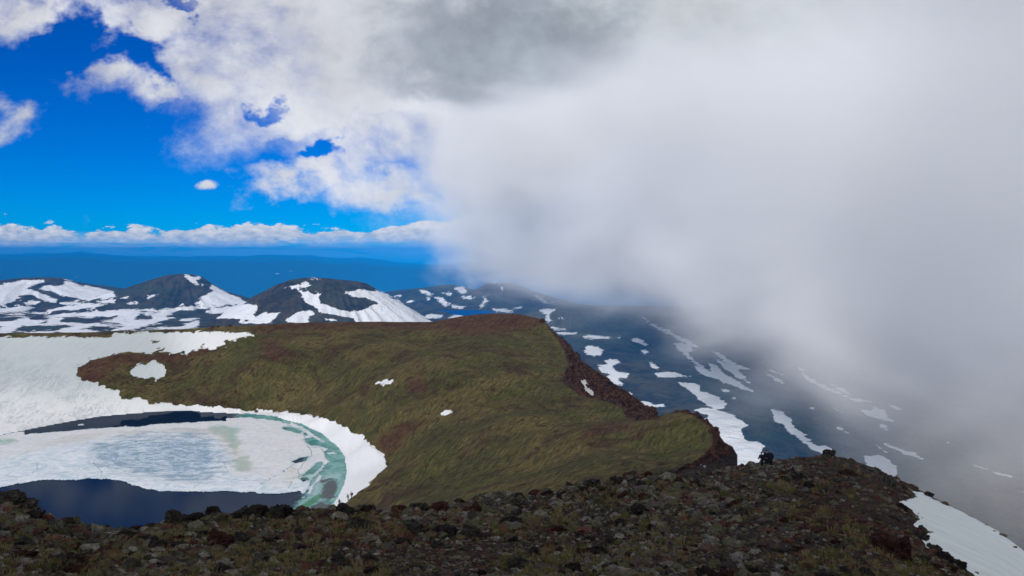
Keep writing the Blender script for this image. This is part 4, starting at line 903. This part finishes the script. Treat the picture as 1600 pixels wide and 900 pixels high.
V = []; Fc = []; At = []; Ts = rs.uniform(-20, 1500, 2600)
for px in Ts:
    cr = CRW[int(px) + 60]; py = cr + (925 - cr) * rs.uniform(0.02, 1) ** 0.8; p = on_shoulder(px, py)
    if p is None or SNOWF(np.array([px]), np.array([py]))[0] > -14: continue
    if perlin(np.array([p[0] / (1.2 + p[1] * .05) + 7]), np.array([p[1] / (2 + p[1] * .1)]))[0] < 0.02 - (0.1 if px < 900 else 0): continue
    h = np.clip(rs.uniform(5, 15) * p[1] / FPX, 0.04, 0.22); nb_ = 22; tone = rs.uniform()
    for _ in range(nb_):
        a = rs.uniform(0, 6.28); rr = h * rs.uniform(0.1, 0.9); lean = rs.uniform(.2, .9); hh = h * rs.uniform(.5, 1.1); wd = max(0.0022, 0.9 * p[1] / FPX * .5)
        bx, by = p[0] + math.cos(a) * rr * .6, p[1] + math.sin(a) * rr * .6; tx, ty = bx + math.cos(a) * lean * hh, by + math.sin(a) * lean * hh
        k0 = len(V); V += [(bx - wd, by, p[2] - 0.02), (bx + wd, by, p[2] - 0.02), ((bx + tx) / 2 + wd * .7, (by + ty) / 2, p[2] + hh * .6), ((bx + tx) / 2 - wd * .7, (by + ty) / 2, p[2] + hh * .6), (tx, ty, p[2] + hh * .85)]
        Fc += [(k0, k0 + 1, k0 + 2, k0 + 3), (k0 + 3, k0 + 2, k0 + 4, k0 + 4)]; At += [tone] * 5
m = M('dry tufts'); tn = m.attr('tone')
gm = m.finish(m.mix(tn.step(0.15, 0.6), (0.085, 0.090, 0.024), (0.165, 0.130, 0.060)), 0.9, None, 0.1)
Va = np.array(V); Fq = np.array([f for f in Fc if len(set(f)) == 4]); Ft = np.array([f[:3] for f in Fc if len(set(f)) == 3])
me = bpy.data.meshes.new('grass_tufts'); me.from_pydata(Va.tolist(), [], Fq.tolist() + Ft.tolist()); a_ = me.attributes.new('tone', 'FLOAT', 'POINT'); a_.data.foreach_set('value', At); me.materials.append(gm)
o = bpy.data.objects.new('grass_tufts', me); C.objects.link(o); tag(o, 'tufts of dry and green grass between the near stones', kind='stuff')

# ------------------------------------------------------------------ hikers
def plain_mat(name, col, rough=0.85):
    m = M(name); n = m.noise(m.pos(), 9, 4, 0.6); return m.finish(m.mix(n, tuple(x * 0.75 for x in col), tuple(min(1, x * 1.2) for x in col)), rough, None, 0.2)
PM = {k: plain_mat(k, v) for k, v in {'skin': (0.42, 0.25, 0.18), 'black cloth': (0.012, 0.013, 0.016), 'navy cloth': (0.012, 0.017, 0.035), 'dark trousers': (0.016, 0.016, 0.018), 'grey trousers': (0.06, 0.06, 0.065), 'boots': (0.02, 0.014, 0.01),
      'dark hair': (0.02, 0.012, 0.008), 'khaki cap': (0.20, 0.17, 0.12), 'pink hood': (0.20, 0.10, 0.10), 'teal jacket': (0.02, 0.06, 0.075), 'pack cloth': (0.014, 0.016, 0.022)}.items()}
def skin_mesh(name, joints, edges, mat, levels=2):
    me = bpy.data.meshes.new(name + '_cage'); me.from_pydata([j[:3] for j in joints], edges, [])
    ob = bpy.data.objects.new(name + '_cage', me); C.objects.link(ob)
    md = ob.modifiers.new('s', 'SKIN'); sb = ob.modifiers.new('d', 'SUBSURF'); sb.levels = levels; sb.render_levels = levels
    sv = me.skin_vertices[0].data if me.skin_vertices else None
    if sv is None: me.skin_vertices.new(); sv = me.skin_vertices[0].data
    for i, j in enumerate(joints): sv[i].radius = (j[3], j[4] if len(j) > 4 else j[3]); sv[i].use_root = (i == 0)
    bpy.context.view_layer.update(); dg = bpy.context.evaluated_depsgraph_get()
    m2 = bpy.data.meshes.new_from_object(ob.evaluated_get(dg)); m2.name = name
    bpy.data.objects.remove(ob); bpy.data.meshes.remove(me)
    for p in m2.polygons: p.use_smooth = True
    m2.materials.clear(); m2.materials.append(mat); return m2
def person(loc, rz, h, label, top, legs, head, pose='stand', group=None, hood=False, bulk=0.0):
    k = h / 1.75
    hip = 0.92 if pose != 'crouch' else 0.42; lean = 0.05 if pose == 'stand' else (0.16 if pose == 'walk' else 0.28)
    sw = {'stand': 0.02, 'walk': 0.24, 'crouch': 0.0}[pose]
    J = [(0, 0, hip, .15, .11), (0, lean * .3, hip + .2, .135, .10), (0, lean * .7, hip + .42, .165, .11), (0, lean, hip + .55, .07, .07), (0, lean + .02, hip + .64, .055, .055), (0, lean + .03, hip + .73, .098, .105), (0, lean + .03, hip + .81, .06, .075)]
    E = [(0, 1), (1, 2), (2, 3), (3, 4), (4, 5), (5, 6)]
    for s in (-1, 1):
        b = len(J)
        if pose == 'crouch': J += [(s * .10, .02, hip - .04, .10), (s * .15, .38, hip + .02, .075), (s * .13, .30, .07, .05), (s * .13, .42, .05, .045, .035)]
        else: J += [(s * .10, 0, hip - .08, .098), (s * .11, s * sw * .55 + .03, .50, .066), (s * .115, s * sw, .09, .045), (s * .12, s * sw + .14, .05, .045, .035)]
        E += [(0, b), (b, b + 1), (b + 1, b + 2), (b + 2, b + 3)]
        b = len(J); J += [(s * .20, lean * .9, hip + .48, .062), (s * .26, lean * .6 - s * sw * .3, hip + .22, .046), (s * .22, lean + .14 - s * sw * .8, hip + .02, .034), (s * .21, lean + .20 - s * sw * .8, hip - .05, .036, .022)]
        E += [(2, b), (b, b + 1), (b + 1, b + 2), (b + 2, b + 3)]
    body = bpy.data.objects.new('person', skin_mesh('person', J, E, PM['skin'])); C.objects.link(body)
    body.location = loc; body.rotation_euler = (0, 0, rz); body.scale = (k, k, k); tag(body, label, 'person', group)
    def wear(nm_, idx, grow, mat):
        mp = {j: i for i, j in enumerate(idx)}; jj = [tuple(J[j][:3]) + tuple(x + grow + bulk for x in J[j][3:]) for j in idx]
        ee = [(mp[a], mp[b]) for a, b in E if a in mp and b in mp]
        o = bpy.data.objects.new(nm_, skin_mesh(nm_, jj, ee, PM[mat])); C.objects.link(o); o.parent = body; return o
    wear('jacket', [0, 1, 2, 3, 11, 12, 13, 19, 20, 21], .022, top)
    wear('trousers', [0, 7, 8, 9, 15, 16, 17], .020, legs)
    for q in (9, 17): wear('boot', [q, q + 1], .018, 'boots')
    hv, hf = ico(3); hv = hv * np.array([.108, .118, .12]) + np.array([0, lean + .012, hip + .775]); kp = (hv[:, 2] > hip + .75) | (hv[:, 1] < lean - .02) & (hv[:, 2] > hip + .66)
    fk = kp[hf].all(1); o = link_mesh('hood' if hood else 'hair', hv, hf[fk], PM[head]); o.parent = body
    return body
def backpack(body, label, mat='pack cloth', k=1.0):
    bm = bmesh.new(); bmesh.ops.create_cube(bm, size=1); bmesh.ops.subdivide_edges(bm, edges=bm.edges[:], cuts=4, use_grid_fill=True)
    for v in bm.verts:
        n_ = v.co.normalized() * 0.62; v.co = v.co.lerp(n_, 0.45); v.co = Vector((v.co.x * .36, v.co.y * .24, v.co.z * .56))
    me = bpy.data.meshes.new('backpack'); bm.to_mesh(me); bm.free(); me.materials.append(PM[mat])
    for p_ in me.polygons: p_.use_smooth = True
    o = bpy.data.objects.new('backpack', me); C.objects.link(o); o.scale = (k, k, k)
    c_, s_ = math.cos(body.rotation_euler.z), math.sin(body.rotation_euler.z); d = -0.22
    zb = 1.30 if body.get('low') is None else .80
    o.location = (body.location.x - s_ * d, body.location.y + c_ * d, body.location.z + zb * body.scale.z); o.rotation_euler = body.rotation_euler
    tag(o, label, 'backpack'); return o
def feet(px, py, D): return at(px, py, D)
G = 'three people grouped on the stony shoulder'
def gp(px, D):
    u = float(ray(px, 730)[0]); return u * D, D, float(zfun(np.array([[u]]), np.array([[D]]))[0, 0]) - 0.02
p0 = gp(1190.5, 88); a = person(p0, R(10), 1.70, 'left one of the three people on the stony shoulder, black clothes, legs apart', 'black cloth', 'dark trousers', 'dark hair', 'walk', bulk=0.03)
p0 = gp(1197.5, 90); b = person(p0, R(170), 1.92, 'tallest person of the three, standing in the middle in a navy jacket', 'navy cloth', 'dark trousers', 'dark hair', bulk=0.035)
p0 = gp(1203.5, 88.5); c3_ = person(p0, R(-20), 1.80, 'right one of the three people, light cap and bulky black jacket', 'black cloth', 'dark trousers', 'khaki cap', bulk=0.045)
backpack(a, 'dark backpack worn by the left one of the three people'); backpack(c3_, 'large black backpack worn by the person in the light cap', k=1.15)
def on_bowl(px, py):
    D = np.linspace(110, 330, 900); u, v = ray(px, py); z = zfun(np.full((1, 900), float(u)), D[None])[0]
    i = int(np.argmax(z / D >= v)); return float(u * D[i]), float(D[i]), float(z[i])
h1 = person(on_bowl(531, 786), R(150), 1.62, 'bent hiker in dark clothes nearest the water, on the snow shore', 'black cloth', 'dark trousers', 'dark hair', 'crouch')
h2 = person(on_bowl(544, 783), R(60), 1.80, 'middle of three hikers on the snow shore, grey blue clothes', 'teal jacket', 'grey trousers', 'dark hair', 'walk')
h3 = person(on_bowl(549.5, 780), R(60), 1.84, 'hiker with a dark backpack, highest of three on the snow shore', 'black cloth', 'grey trousers', 'khaki cap', 'walk')
backpack(h3, 'dark backpack of the highest hiker on the snow shore')
h4 = person(on_bowl(604, 760), R(-60), 1.75, 'lone hiker in dark clothes on the grass slope beside the shore snow', 'black cloth', 'dark trousers', 'dark hair', 'walk')
